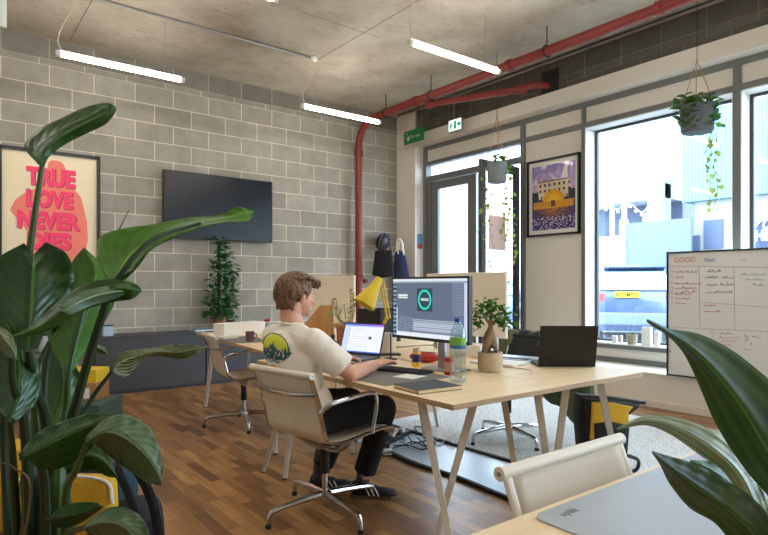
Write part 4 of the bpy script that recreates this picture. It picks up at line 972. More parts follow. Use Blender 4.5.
# socks and trainers
for an, tip, heel in ((anR, V((2.085, 2.590, 0)), V((1.895, 2.765, 0))), (anL, V((1.985, 2.850, 0)), V((1.765, 3.005, 0)))):
    MB().cap(an.lerp(an+V((.01, -.02, .12)), 1.0), .045, an+V((0, 0, -.02)), .037).build('sock', mat('grey_sock', (70, 70, 74), .9), man)
    d = (tip-heel); L_ = d.length; d.normalize(); sd = V((0, 0, 1)).cross(d); R3 = Matrix((d, sd, V((0, 0, 1)))).transposed(); R4 = R3.to_4x4(); R4.translation = heel
    k = MB()
    for x, y, z, rx_, ry_, rz_ in ((.05, 0, .050, .052, .036, .040), (.11, 0, .045, .070, .038, .034), (.18, 0, .036, .062, .043, .026), (.225, 0, .030, .045, .039, .021), (.045, 0, .072, .040, .033, .030)):
        k.ell(R4 @ V((x, y, z)), (rx_, ry_, rz_), R3, 18, 12)
    sh_o = remeshed(k, 'shoe', mat('black_suede', (26, 26, 30), .7), man, .004, 3)
    pts = [(0, .012), (.008, -.028), (.05, -.036), (.12, -.034), (.18, -.044), (.24, -.038), (.27, -.012), (.272, .012), (.24, .038), (.18, .044), (.12, .036), (.05, .036), (.008, .028)]
    MB().prism(pts, .020, R4 @ Matrix.Translation((-.004, 0, .001))).build('sole', mat('gum_sole', (96, 80, 60), .7), sh_o, False)
    for sgn in (1, -1):
        for q in range(3):
            x = .115+q*.026
            MB().tube([R4 @ V((x, sgn*(.0395+.0025*q), .024)), R4 @ V((x-.010, sgn*.0385, .044)), R4 @ V((x-.024, sgn*.030, .063))], .0045, 6, flat=1.0).build('stripe', M['cream'], sh_o)
    k = MB().tube([R4 @ V((.012, q_*.0, .0)) for q_ in (0,)]+[R4 @ V((.013, 0, .085))], .006, 6); k.build('heel_tab', M['cream'], sh_o)
    for q in range(4): MB().tube([R4 @ V((.10+q*.024, -.017, .078-q*.0085)), R4 @ V((.10+q*.024, 0, .083-q*.0085)), R4 @ V((.10+q*.024, .017, .078-q*.0085))], .003, 6).build('lace', M['black'], sh_o)
# print on the back of the shirt: projected on to the cloth
from mathutils.bvhtree import BVHTree
sm_ = shirt.data; Mr = rootmat(man); bvh = BVHTree.FromPolygons([Mr @ v.co for v in sm_.vertices], [p.vertices[:] for p in sm_.polygons])
PC = W(272, 349, 2.96); PN = V((fx, fy, 0)); PU = V((rx, ry, 0))
pn2 = (PN*.8+V((.6, .3, 0))*.4).normalized()
def decal(name, inside, m, off, w_=.150, h_=.095, step=.0022):
    vs = {}; fs = []; bm = bmesh.new()
    nx = int(w_*2/step); ny = int(h_*2/step)
    def vert(i, j):
        if (i, j) in vs: return vs[i, j]
        u, v = -w_+i*step, -h_+j*step
        o_ = PC-pn2*.6+PU*u+V((0, 0, v)); loc, nor, _, _ = bvh.ray_cast(o_, pn2)
        vs[i, j] = bm.verts.new(loc+nor*off) if loc else None; return vs[i, j]
    for i in range(nx):
        for j in range(ny):
            u, v = -w_+(i+.5)*step, -h_+(j+.5)*step
            if inside(u/1.32, v*1.04):
                q = [vert(i, j), vert(i+1, j), vert(i+1, j+1), vert(i, j+1)]
                if all(q) and max((a.co-b_.co).length for a in q for b_ in q) < step*6:
                    bm.faces.new(q)
    me = bpy.data.meshes.new(name); bm.to_mesh(me); bm.free(); return finish(me, name, m, man, True)
def trees(u):
    return .004+.016*abs(noise.noise(V((u*70, 0, 3))))*2+.030*math.exp(-((u+.0)/.018)**2)+.006*math.sin(u*420)
R_ = .078
decal('shirt_print_outline', lambda u, v: (R_-.004)**2 < u*u+v*v < (R_+.001)**2 and v > -.015, mat('print_teal', (50, 92, 98), .8), .0016)
decal('shirt_print_sun', lambda u, v: u*u+v*v < (R_-.004)**2 and v > trees(u)-.01, mat('print_yellow', (208, 214, 62), .8), .0014)
decal('shirt_print_trees', lambda u, v: abs(u) < .090+.01*math.sin(v*300) and -.052 < v < trees(u)-.01 and (u*u*.55+v*v < .0046) and not (noise.noise(V((u*120, v*50, 1))) > .28), mat('print_teal', (50, 92, 98), .8), .0022)
decal('shirt_print_water', lambda u, v: abs(u) < .07 and -.072 < v < -.050 and u*u+v*v < .0062 and noise.noise(V((u*60, v*260, 8))) > -.05, mat('print_teal', (50, 92, 98), .8), .0014)

# ================================================================== PLANTS
DK = leafmat('leaf_dark', (50, 98, 28), (22, 56, 18), 60, .30, .35)
MD = leafmat('leaf_mid', (62, 104, 34), (30, 68, 22), 60, .30, .35)
BR = leafmat('leaf_bright', (84, 138, 30), (48, 98, 20), 60, .35, .35)
GR = leafmat('leaf_greyish', (112, 134, 96), (52, 84, 50), 70, .30, .30, stripe=.14)
ST = leafmat('leaf_striped', (150, 160, 116), (44, 76, 36), 80, .35, .35, stripe=.9)
def leaf(stations, d0, m, parent, dm=0, dl=0, dr=0, name='leaf', rib=.004, kk=7):
    """stations: (mid, left, right) seen points; depth varies along the leaf from d0 with dm, edges by dl / dr"""
    n = len(stations); Mi = []; Le = []; Ri = []
    for i, s in enumerate(stations):
        t_ = i/(n-1); d = d0+dm*t_; mid = s[0]; l = s[1] if len(s) > 1 else s[0]; r = s[2] if len(s) > 1 else s[0]
        Mi.append(W(*mid, d)); Le.append(W(*l, d+dl*math.sin(PI*min(1, t_*1.05+.05)))); Ri.append(W(*r, d+dr*math.sin(PI*min(1, t_*1.05+.05))))
    Mi, Le, Ri = (cr_spline(x, kk) for x in (Mi, Le, Ri)); rows = []
    for i, (a, l, r) in enumerate(zip(Mi, Le, Ri)):
        row = []
        vd = (a-V((0, 0, CZ))).normalized()
        for q in range(-6, 7):
            f = abs(q)/6; e = l if q < 0 else r; p = a.lerp(e, f)
            p = p + vd*((e-a).length*.10*math.sin(PI*f)) + vd*.0022*math.sin(i*1.3+f*3+(0 if q < 0 else 1.5))*f
            row.append(p)
        rows.append(row)
    o = MB().grid(rows).build(name, m, parent, True, True, .0012, sharp=180)
    return o, Mi
def stalk(pts, r0, r1, m, parent, name='leaf_stalk'):
    P = cr_spline([p if isinstance(p, Vector) else W(*p) for p in pts], 6); n = len(P)
    return MB().tube(P, [r0+(r1-r0)*i/(n-1) for i in range(n)], 8).build(name, m, parent)
pb = atz(60, 640, 0.0); pb = W(46, 640, 1.62); pb.z = 0
big = thing('bird_of_paradise_plant', 'tall leafy bird of paradise plant filling the left foreground', 'plant', pb)
MB().lathe([(.12, 0), (.15, .02), (.18, .34), (.165, .34), (.155, .30)], pb, 28).build('pot', M['terracotta'], big)
MB().lathe([(0, .30), (.156, .305)], pb, 24).build('soil', M['soil'], big)
S0 = lambda dx, dy=0: V((pb.x+dx, pb.y+dy, .30))
leaf([((42, 167), (38, 164), (44, 167)), ((45, 152), (25, 147), (50, 156)), ((60, 137), (38, 130), (66, 144)), ((78, 127), (62, 118), (88, 133)), ((96, 118), (86, 107), (106, 124)), ((110, 111), (107, 103), (115, 113)), ((116, 107),)], 1.5, DK, big, .12, .06, .02)
leaf([((42, 167), (38, 164), (42, 167)), ((36, 156), (24, 146), (45, 152)), ((48, 140), (30, 139), (60, 137)), ((66, 128), (50, 127), (78, 127)), ((88, 117), (74, 117), (96, 116)), ((102, 108), (94, 107), (107, 107)), ((104, 104),)], 1.51, GR, big, .12, .04, .02)
leaf([((113, 286), (104, 272), (120, 284)), ((122, 267), (97, 254), (133, 268)), ((133, 253), (100, 237), (148, 253)), ((150, 240), (122, 229), (165, 241)), ((170, 231), (155, 224), (185, 233)), ((195, 224), (188, 218), (206, 226)), ((222, 219), (220, 215), (228, 222)), ((243, 214), (237, 207), (248, 221)), ((254, 211),)], 1.45, BR, big, .25, .05, -.02)
leaf([((113, 287), (112, 284), (119, 286)), ((124, 267), (123, 266), (137, 268)), ((136, 254), (135, 253), (150, 251)), ((152, 241), (151, 240), (163, 243)), ((170, 232), (169, 231), (180, 235)), ((190, 226),)], 1.44, DK, big, .2, 0, -.02)
leaf([((28, 352), (18, 347), (38, 347)), ((30, 330), (-8, 332), (52, 318)), ((32, 305), (-16, 300), (67, 300)), ((33, 282), (-12, 268), (74, 278)), ((34, 264), (2, 255), (67, 254)), ((34, 254), (24, 243), (46, 242))], 1.35, DK, big, .12, .06, .08)
leaf([((68, 375), (66, 372), (70, 374)), ((72, 352), (51, 346), (84, 354)), ((82, 322), (46, 318), (101, 328)), ((92, 292), (56, 290), (117, 296)), ((96, 270), (72, 262), (112, 275)), ((84, 247),)], 1.6, BR, big, .15, .06, .08)
leaf([((14, 337), (12, 335), (16, 338)), ((40, 326), (34, 324), (44, 333)), ((65, 309), (60, 300), (66, 320)), ((90, 294), (88, 283), (90, 308)), ((115, 288), (117, 279), (112, 302)), ((132, 289), (136, 284), (132, 299)), ((142, 291),)], 1.25, MD, big, .2, .03, .06)
leaf([((62, 312), (60, 306), (70, 315)), ((88, 298), (86, 291), (92, 306)), ((112, 292), (112, 286), (112, 300)), ((134, 290),)], 1.24, GR, big, .2, .02, .02)
leaf([((112, 372), (111, 371), (114, 373)), ((121, 362), (117, 355), (127, 377)), ((138, 356), (133, 350), (141, 362)), ((156, 352), (153, 348), (157, 356)), ((178, 352), (172, 345), (183, 359)), ((194, 349), (190, 345), (200, 352)), ((207, 347),)], 1.75, ST, big, .1, .03, .03)
leaf([((22, 458), (18, 455), (26, 462)), ((45, 446), (38, 432), (52, 470)), ((70, 434), (66, 420), (80, 458)), ((97, 424), (95, 413), (102, 437)), ((124, 417),)], 1.2, DK, big, .05, .03, .05)
leaf([((88, 440), (86, 436), (92, 444)), ((105, 432), (110, 416), (98, 447)), ((123, 436), (132, 416), (112, 458)), ((140, 449), (149, 427), (130, 471)), ((152, 463), (160, 450), (146, 482)), ((160, 478), (163, 470), (156, 485)), ((161, 485),)], 1.15, GR, big, .02, .04, .05)
leaf([((84, 528), (82, 526), (86, 532)), ((104, 522), (108, 508), (98, 537)), ((124, 526), (132, 510), (112, 552)), ((140, 545), (148, 530), (126, 572)), ((152, 580),)], 1.1, GR, big, 0, .03, .05)
leaf([((100, 505), (98, 503), (104, 507)), ((86, 512), (88, 502), (82, 522)), ((66, 516), (66, 505), (62, 528)), ((44, 520),)], 1.3, DK, big, 0, .03, .05)
leaf([((10, 420), (5, 418), (14, 424)), ((18, 395), (-8, 398), (38, 400)), ((20, 365), (-14, 360), (40, 372)), ((14, 340), (-10, 330), (30, 345)), ((4, 318),)], 1.3, DK, big, .1, .05, .05)
leaf([((48, 430), (44, 428), (52, 432)), ((58, 410), (36, 405), (76, 412)), ((64, 385), (40, 380), (84, 392)), ((60, 358), (44, 352), (76, 366)), ((50, 338),)], 1.9, MD, big, .1, .05, .05)
leaf([((-4, 330), (-8, 326), (0, 334)), ((4, 338), (6, 330), (0, 348)), ((12, 348), (15, 342), (6, 356)), ((17, 360),)], 1.2, ST, big, 0, .02, .02)
leaf([((86, 345), (86, 343), (88, 347)), ((96, 347), (97, 344), (95, 351)), ((104, 351), (105, 348), (102, 354)), ((108, 355),)], 1.9, GR, big, 0, .02, .02)
leaf([((66, 470), (64, 468), (68, 474)), ((86, 456), (80, 446), (94, 470)), ((104, 462), (104, 452), (106, 476)), ((118, 478),)], 1.35, DK, big, 0, .03, .03)
stalk([S0(-.02), (38, 430, 1.55), (22, 340, 1.5), (30, 250, 1.5), (42, 166, 1.5)], .016, .006, M['stem'], big)
stalk([S0(.06, .04), (62, 470, 1.55), (80, 390, 1.5), (104, 310, 1.45), (116, 282, 1.45), (150, 241, 1.49), (200, 223, 1.6)], .016, .004, M['darkstem'], big)
stalk([S0(.02), (48, 440, 1.5), (36, 390, 1.42), (28, 350, 1.35)], .016, .008, M['darkstem'], big)
stalk([S0(.04), (58, 470, 1.6), (66, 410, 1.62), (69, 372, 1.6), (84, 310, 1.66)], .015, .005, M['stem'], big)
stalk([S0(-.04), (26, 440, 1.4), (12, 380, 1.3), (14, 338, 1.25)], .014, .006, M['darkstem'], big)
stalk([S0(.08), (66, 460, 1.7), (88, 405, 1.75), (112, 371, 1.75)], .012, .005, M['darkstem'], big)
stalk([S0(.0), (44, 480, 1.4), (30, 455, 1.25), (22, 458, 1.2)], .014, .006, M['darkstem'], big)
stalk([S0(.05), (66, 500, 1.4), (76, 470, 1.2), (88, 440, 1.15)], .012, .005, M['stem'], big)
stalk([S0(.06), (70, 540, 1.3), (84, 528, 1.1)], .012, .005, M['darkstem'], big)
stalk([S0(-.06), (14, 480, 1.5), (10, 420, 1.3)], .014, .006, M['darkstem'], big)
stalk([S0(-.02, .05), (52, 470, 1.8), (48, 430, 1.9)], .014, .006, M['stem'], big)
stalk([S0(.01, .05), (44, 400, 1.7), (52, 340, 1.7), (57, 310, 1.68)], .012, .004, M['darkstem'], big)
stalk([S0(-.05, .05), (30, 400, 1.8), (60, 330, 1.85), (86, 345, 1.9)], .010, .004, M['darkstem'], big)
stalk([S0(-.08), (4, 440, 1.6), (6, 380, 1.5), (2, 330, 1.4)], .012, .006, M['darkstem'], big)
stalk([(110, 250, 1.75), (118, 232, 1.77), (129, 210, 1.8)], .004, .001, M['darkstem'], big, 'new_shoot')
stalk([S0(-.10), (30, 500, 1.3), (14, 468, 1.25), (-6, 462, 1.2)], .0028, .0018, mat('dry_stem', (110, 90, 60), .7), big, 'dry_stalk')
for i, (x, w_) in enumerate(((33, .026), (42, .030), (50, .028), (58, .024), (46, .026), (28, .02))):
    stalk([S0((i-2.5)*.03, .02*(i % 2)), (x, 500, 1.5+.04*(i % 3)), (x+(i-2)*1.5, 455, 1.5+.03*(i % 2))], w_, w_*.55, M['stem'] if i % 2 else M['darkstem'], big, 'trunk_stem')

fp = V((.95, .20, DZ+.004))
asp = thing('cast_iron_plant', 'broad pointed green leaves of a potted plant in the right foreground', 'plant', fp)
MB().lathe([(.07, 0), (.08, .01), (.095, .15), (.085, .15), (.08, .13)], fp, 26).build('pot', M['white'], asp)
MB().lathe([(0, .13), (.081, .132)], fp, 20).build('soil', M['soil'], asp)
A1m = leafmat('leaf_long', (70, 108, 44), (34, 72, 28), 5, .45, 3.0, stripe=.25); A2m = leafmat('leaf_pale', (168, 180, 140), (122, 142, 98), 5, .38, 3.0, stripe=.3); A3m = leafmat('leaf_deep', (62, 88, 30), (28, 52, 20), 5, .45, 3.0, stripe=.2)
leaf([((647, 320), (647, 319), (647, 322)), ((657, 326), (658, 324), (656, 328)), ((668, 332), (669, 329), (667, 335)), ((690, 348), (698, 334), (683, 352)), ((714, 372), (728, 348), (697, 380)), ((742, 408), (760, 372), (716, 424)), ((768, 452), (800, 410), (744, 468)), ((796, 500), (826, 470), (776, 506)), ((812, 548), (822, 540), (802, 552))], .95, A1m, asp, -.10, .05, .05)
leaf([((617, 429), (617, 428), (617, 430)), ((645, 421), (646, 416), (645, 425)), ((675, 428), (682, 419), (670, 434)), ((706, 445), (716, 434), (700, 455)), ((735, 470), (748, 462), (722, 470)), ((752, 500), (764, 492), (742, 500)), ((768, 540), (776, 532), (758, 545)), ((784, 585), (788, 582), (778, 590))], 1.0, A2m, asp, -.14, .04, .03)
leaf([((652, 452), (652, 451), (653, 454)), ((663, 462), (668, 456), (661, 466)), ((680, 476), (692, 463), (670, 484)), ((705, 494), (722, 478), (690, 508)), ((733, 514), (750, 496), (716, 524)), ((760, 542), (772, 522), (742, 556)), ((790, 590), (796, 584), (780, 600))], .88, A3m, asp, -.06, .04, .04)
leaf([((690, 461), (690, 460), (691, 463)), ((712, 472), (716, 463), (706, 476)), ((738, 492), (746, 480), (730, 498)), ((764, 520), (774, 508), (752, 526)), ((794, 570), (800, 560), (786, 576))], .96, BR, asp, -.06, .04, .04)
for q, (x, y, d) in enumerate(((812, 548, .85), (784, 585, .86), (790, 590, .82), (794, 570, .9))):
    stalk([fp+V((.02*math.cos(q*1.6), .02*math.sin(q*1.6), .13)), fp.lerp(W(x, y, d), .5)+V((0, 0, .03)), (x, y, d)], .006, .005, M['stem'], asp)

def foliage(name, m, parent, pts, size, seed=1, up=.3, aspect=.55):
    """small cupped leaves, each with a fold, at the given points"""
    rnd = random.Random(seed); k = MB(); bm = k.bm; ul = bm.loops.layers.uv.new('UV')
    for p in pts:
        s = size*rnd.uniform(.6, 1.15); a = rnd.uniform(0, 2*PI); el = rnd.uniform(-.9, .5)+up
        d = V((math.cos(a)*math.cos(el), math.sin(a)*math.cos(el), math.sin(el))); sd = d.cross(V((0, 0, 1))).normalized(); nn = sd.cross(d)
        sd = (sd+nn*rnd.uniform(-.5, .5)).normalized(); nn = sd.cross(d)
        prof = [(0, 0), (.25, .8), (.5, 1), (.75, .7), (1, 0)]
        mid = [bm.verts.new(p+d*s*t_-nn*s*.25*t_*t_) for t_, w_ in prof]
        L1 = [bm.verts.new(p+d*s*t_+sd*s*w_*aspect*.5+nn*(s*.10*w_-s*.25*t_*t_)) for t_, w_ in prof[1:4]]
        R1 = [bm.verts.new(p+d*s*t_-sd*s*w_*aspect*.5+nn*(s*.10*w_-s*.25*t_*t_)) for t_, w_ in prof[1:4]]
        for E_, sg in ((L1, 1), (R1, -1)):
            for f in ((mid[0], mid[1], E_[0]), (mid[1], mid[2], E_[1], E_[0]), (mid[2], mid[3], E_[2], E_[1]), (mid[3], mid[4], E_[2])):
                fc = bm.faces.new(f)
                for lp in fc.loops: lp[ul].uv = (sg*.5 if lp.vert in E_ else 0, .5)
    me = bpy.data.meshes.new(name); bm.to_mesh(me); bm.free()
    o = finish(me, name, m, parent, True); return o
def translucent(m, f=.4):
    nt = m.node_tree; b_ = nt.nodes['Principled BSDF']; t_ = N(nt, 'ShaderNodeBsdfTranslucent'); q_ = N(nt, 'ShaderNodeMixShader'); q_.inputs[0].default_value = f
    nt.links.new(b_.inputs['Base Color'].links[0].from_socket, t_.inputs[0]); nt.links.new(b_.outputs[0], q_.inputs[1]); nt.links.new(t_.outputs[0], q_.inputs[2]); nt.links.new(q_.outputs[0], nt.nodes['Material Output'].inputs[0]); return m
fol1 = translucent(mat('foliage_green', (78, 124, 52), .45, var=.35, vs=25)); fol2 = translucent(mat('foliage_deep', (58, 110, 56), .45, var=.35, vs=25)); fol3 = translucent(mat('foliage_lime', (158, 180, 80), .5, var=.3, vs=25), .5)
rnd = random.Random(5)
# climbing pothos on the cabinet
p0 = V((aty(220, 330, 7.14).x, 7.14, .65))
cp = thing('climbing_plant', 'green climbing plant in a clay pot on the cabinet below the television', 'plant', p0)
MB().lathe([(.06, 0), (.07, .01), (.09, .17), (.08, .17), (.078, .15), (0, .15)], p0, 22).build('pot', M['terracotta'], cp)
pts = []
MB().tube([p0+V((.01, .02, .14)), p0+V((.01, .06, .6)), p0+V((.01, .06, 1.12))], .022, 8).build('moss_pole', mat('moss_pole', (58, 60, 34), .95, var=.3, vs=60), cp)
for i in range(380):
    t_ = rnd.random()**1.45; z = .16+t_*1.0; sp = .17*(1-t_)**.8+.055
    if .45 < t_ < .6: sp *= .8
    a = rnd.uniform(0, 2*PI); pts.append(p0+V((math.cos(a)*sp*rnd.uniform(.2, 1)+.02, min(.09, math.sin(a)*sp*.8), z+rnd.uniform(-.03, .03))))
for i in range(60): t_ = rnd.random(); pts.append(p0+V((.10+.08*math.sin(t_*PI)+rnd.uniform(-.03, .03), rnd.uniform(-.05, .05), .25+t_*.75)))
foliage('foliage', fol2, cp, pts, .105, 2)
for s in range(3): MB().tube(cr_spline([p0+V((.02, 0, .2)), p0+V((.12+.02*s, .0, .45)), p0+V((.17, .02, .75)), p0+V((.06, .03, 1.08))], 6), .004, 6).build('vine', M['stem'], cp)
# bonsai
bp_ = V((2.485, 2.235, DZ))
bo = thing('bonsai_tree', 'small ficus bonsai with a swollen trunk in a woven pot beside the monitor', 'plant', bp_)
prof = [(.058, 0), (.066, .004), (.070, .05), (.069, .108), (.061, .108), (.060, .095)]
MB().lathe(prof, bp_, 30).build('pot', mat('woven_pot', (196, 178, 150), .9, var=.25, vs=60, bump=.8, bs=70), bo)
MB().lathe([(0, .093), (.061, .095)], bp_, 20).build('soil', M['soil'], bo)
k = MB(); Bv = lambda x, y, z: bp_+V((x, y, z))
k.chain([(Bv(0, 0, .235), .018), (Bv(-.004, 0, .205), .030), (Bv(-.014, .010, .165), .028), (Bv(-.026, .020, .12), .015), (Bv(-.034, .026, .09), .011)]); k.chain([(Bv(0, 0, .215), .022), (Bv(.012, -.008, .17), .027), (Bv(.026, -.018, .125), .014), (Bv(.036, -.026, .09), .011)]); k.chain([(Bv(.0, 0, .18), .020), (Bv(.006, .010, .13), .010), (Bv(.004, .014, .09), .008)])
k.chain([(Bv(0, 0, .23), .016), (Bv(0, 0, .26), .011), (Bv(-.03, .02, .31), .006)]); k.chain([(Bv(0, 0, .25), .011), (Bv(.035, -.03, .30), .005)]); k.chain([(Bv(0, 0, .25), .011), (Bv(.01, .0, .34), .005)])
remeshed(k, 'trunk', mat('fig_bark', (160, 132, 102), .8, var=.2, vs=30, bump=.4), bo, .0045, 2)
pts = []
for c_, r_, n_ in ((Bv(-.02, .03, .33), .075, 70), (Bv(.04, -.03, .31), .07, 60), (Bv(.0, 0, .37), .05, 40), (Bv(-.06, .06, .28), .04, 25), (Bv(.07, -.06, .27), .035, 22)):
    for i in range(n_): v_ = V((rnd.gauss(0, .5), rnd.gauss(0, .5), rnd.gauss(0, .4))); pts.append(c_+v_*r_)
foliage('foliage', fol1, bo, pts, .042, 4, .2, .7)
# plant in terracotta behind the laptop
tp = W(347, 345, 4.55); tp = V((tp.x, tp.y, DZ))
po = thing('potted_cutting', 'thin-stemmed pot plant on a wooden saucer in a clay pot behind the laptop', 'plant', tp)
MB().lathe([(.07, 0), (.075, .01), (.085, .16), (.078, .16), (.07, .13), (0, .13)], tp, 24).build('pot', M['terracotta'], po)
MB().lathe([(0, .165), (.125, .165), (.13, .172), (.13, .185), (.12, .187), (0, .18)], tp, 28).build('saucer', M['pine'], po)
pts = []
for q in range(7):
    a = q*2.4; e_ = tp+V((math.cos(a)*.08-.02, math.sin(a)*.08+.02, .33+.05*(q % 3))); 
    P = cr_spline([tp+V((0, 0, .18)), tp.lerp(e_, .45)+V((math.cos(a)*.03, math.sin(a)*.03, .06)), e_], 5); MB().tube(P, .004, 6).build('stem', mat('pale_stem', (160, 150, 110), .7), po)
    for j in range(5): pts.append(P[-1-j]+V((rnd.uniform(-.02, .02), rnd.uniform(-.02, .02), 0)))
foliage('foliage', mat('foliage_sage', (128, 150, 90), .5, var=.3, vs=25), po, pts, .055, 8, .5, .5)
# small white speaker pot
simple_lathe('planter', 'white plant pot between the laptop screen and the monitor', 'plant pot', (*W(388, 340, 4.2).xy, DZ), [(.05, 0), (.055, .01), (.065, .14), (.058, .14), (.055, .12), (0, .12)], M['white'], (('soil', [(0, .121), (.055, .1215)], M['soil']),))
foliage('foliage', fol1, None, [], .04) if False else None
# hanging plants
def hanging(loc, hook, label, lean, n, vines, pm, r=.135, h=.24, seed=9):
    t = thing('hanging_plant', label, 'hanging plant', loc); rd = random.Random(seed); L_ = V(loc)
    MB().lathe([(.0, 0), (r*.80, 0), (r*.92, .02), (r, h), (r*.9, h), (r*.86, h*.85), (0, h*.85)], L_, 26).build('pot', pm, t)
    H = V(hook); knot = V((H.x, H.y, H.z-.75 if H.z-.75 > loc[2]+h+.3 else loc[2]+h+.35))
    for q in range(3):
        a = q*2*PI/3+.5; e_ = L_+V((math.cos(a)*r, math.sin(a)*r, h*.95)); MB().tube([knot, e_], .004, 6).build('rope', M['rope'], t)
    MB().tube([knot, H], .003, 6).build('hanging_cord', M['cable'], t); MB().ell(knot, (.008, .008, .02)).build('knot', M['rope'], t)
    MB().lathe([(.0, -.03), (.006, -.03), (.02, 0)], H, 10).build('ceiling_hook', M['steel'], t)
    pts = []
    for i in range(n):
        a = rd.uniform(0, 2*PI); q = r*math.sqrt(rd.random())*1.1; pts.append(L_+V((math.cos(a)*q, math.sin(a)*q, h+rd.uniform(-.04, .09))))
    for i in range(n//2):
        a = rd.uniform(PI*.8, 2*PI); pts.append(L_+V((math.cos(a)*r*1.08, math.sin(a)*r*1.08, h-rd.uniform(-.03, .2))))
    foliage('foliage', fol1, t, pts, .085, seed, .4, .6)
    for i, (dx, dy, ln) in enumerate(vines):
        P = [L_+V((dx*.6, dy*.6, h)), L_+V((dx, dy, h*.8)), L_+V((dx+.01, dy-.01, -.05))]
        while P[-1].z > L_.z-ln: P.append(P[-1]+V((rd.uniform(-.025, .025), rd.uniform(-.025, .025), -.12)))
        S_ = cr_spline(P, 4); MB().tube(S_, .002, 5).build('vine', M['stem'], t)
        foliage('vine_leaves', fol3, t, [s_+V((rd.uniform(-.02, .02), rd.uniform(-.02, .02), 0)) for s_ in S_[4::2]], .065, seed+i, -.5, .8)
    return t
c_ = W(697, 133, 5.1); hk = V((c_.x, c_.y, ZC))
hanging(c_, hk, 'dark felt pot of green trailing leaves hanging in front of the big window', 0, 130, ((.08, -.06, .62), (-.02, -.12, .30), (.03, -.13, .55)), mat('charcoal_felt', (104, 108, 114), .95, bump=.3), .142, .235)
c_ = W(497, 183, 6.75); hk = V((c_.x, c_.y, ZC))
h2 = hanging(c_, hk, 'grey pot with thin trailing vines hanging in front of the open door', 0, 30, ((-.10, .06, .9), (.12, -.08, .85), (.0, -.12, .5), (-.13, .10, .55), (.06, -.12, 1.0)), mat('grey_felt', (128, 132, 136), .95, bump=.3), .118, .23, 21)

# ================================================================== BAGS, HOOKS, WHITEBOARD
t = thing('coat_rack', 'white metal coat hooks in the corner by the pier', 'coat hooks', (5.78, 7.26, 1.72))
MB().bb(5.60, 5.94, 7.335, 7.35, 1.70, 1.74, .002).build('rail', M['white'], t, False)
for x in (5.66, 5.78, 5.90): MB().tube([(x, 7.335, 1.72), (x, 7.27, 1.72), (x, 7.24, 1.78)], .007, 8).build('hook', M['white'], t)
MB().tube([(5.90, 7.30, 1.70), (5.91, 7.1, 1.86)], .006, 6).build('long_hook', M['white'], t)
t = thing('cycle_helmet', 'black bicycle helmet hanging on the coat hooks', 'helmet', (5.66, 7.2, 1.70))
k = MB(); c_ = aty(383, 242, 7.18); k.ell(c_, (.115, .10, .150), Matrix.Rotation(.4, 3, 'Y'), 24, 16)
hm = k.build('shell', mat('helmet_black', (26, 28, 34), .3), t)
for q in range(4):
    a0 = -1.0+q*.55; P = [c_+Matrix.Rotation(.4, 3, 'Y') @ V((math.sin(a0)*.118*math.cos(b_), -.103*math.cos(b_)*math.cos(a0)-.0, .150*math.sin(b_))) for b_ in [-1.1+.22*j for j in range(11)]]
    MB().tube(P, .009, 6).build('vent_rib', mat('helmet_grey', (92, 96, 104), .4), t)
def bag(name, label, poly, d, th, m, straps, sm_):
    """soft bag: outline with rounded, bulging faces"""
    P = [W(x, y, d) for x, y in poly]; c = sum(P, V((0, 0, 0)))/len(P); t = thing(name, label, 'bag', c)
    vd = V((fx, fy, 0)); k = MB(); rings = []
    for s_, off in ((.80, -th/2), (.96, -th*.40), (1.0, -th*.15), (1.0, th*.15), (.96, th*.4), (.80, th/2)):
        rings.append([k.bm.verts.new(c+(p-c)*s_+vd*off) for p in P])
    n = len(P)
    for A, B_ in zip(rings, rings[1:]):
        for i in range(n): k.bm.faces.new((A[i], A[(i+1) % n], B_[(i+1) % n], B_[i]))
    k.bm.faces.new(rings[0][::-1]); k.bm.faces.new(rings[-1])
    k.build('bag_body', m, t, True, True, 0, 60, 0)
    for s_ in straps: MB().tube(cr_spline([W(*q) for q in s_], 6), .008, 6, flat=1.6).build('strap', sm_, t)
    return t
bag('tote_bag', 'black tote bag hanging on the hooks below the helmet', [(375, 251), (383, 249), (392, 251), (393, 264), (393, 276), (381, 278), (372, 275), (374, 262)], 8.75, .10, mat('black_canvas', (20, 20, 22), .95, bump=.3, bs=100), [[(379, 252, 8.7), (382, 240, 8.75), (388, 238, 8.8), (391, 252, 8.7)]], M['blackm'])
bag('tote_bag', 'navy bag with white straps hanging on the beige pier', [(395, 252), (399, 250), (405, 252), (408, 268), (411, 290), (403, 293), (394, 290), (394, 268)], 8.95, .09, mat('navy_canvas', (34, 46, 76), .9, bump=.3, bs=100), [[(396, 254, 8.92), (397, 241, 8.98), (401, 240, 8.98), (403, 254, 8.92)], [(398, 254, 8.90), (399, 244, 8.96), (402, 242, 8.96), (404, 255, 8.9)]], M['white'])
# jackets over the window-side chair
def drape(name, label, pts, m, cat='jacket'):
    t = thing(name, label, cat, pts[0][0]); rows = []
    k = MB()
    for row in pts: rows.append(cr_spline(row, 5))
    R2 = []
    for j in range(len(rows[0])): R2.append(cr_spline([r_[j] for r_ in rows], 5))
    for j, r_ in enumerate(R2):
        for i, p in enumerate(r_): p += V((.022*math.sin(i*.9+j*.3), .012*math.sin(j*.8+i*.5), .006*math.sin(i*1.7)))
    k.grid(R2).build('cloth', m, t, True, True, .012, 180)
    return t
cx_ = 3.86
dr = lambda y0, y1, zb0, zb1, x0=0: [[V((cx_-.06+x0, y, .60)), V((cx_-.05+x0, y, .74)), V((cx_-.01+x0, y, .835)), V((cx_+.05+x0, y, .74)), V((cx_+.07+x0, y, (zb+.74)/2)), V((cx_+.08+x0, y, zb))] for y, zb in ((y0, zb0), ((y0*2+y1)/3, zb0*.66+zb1*.34), ((y0+2*y1)/3, zb0*.33+zb1*.67), (y1, zb1))]
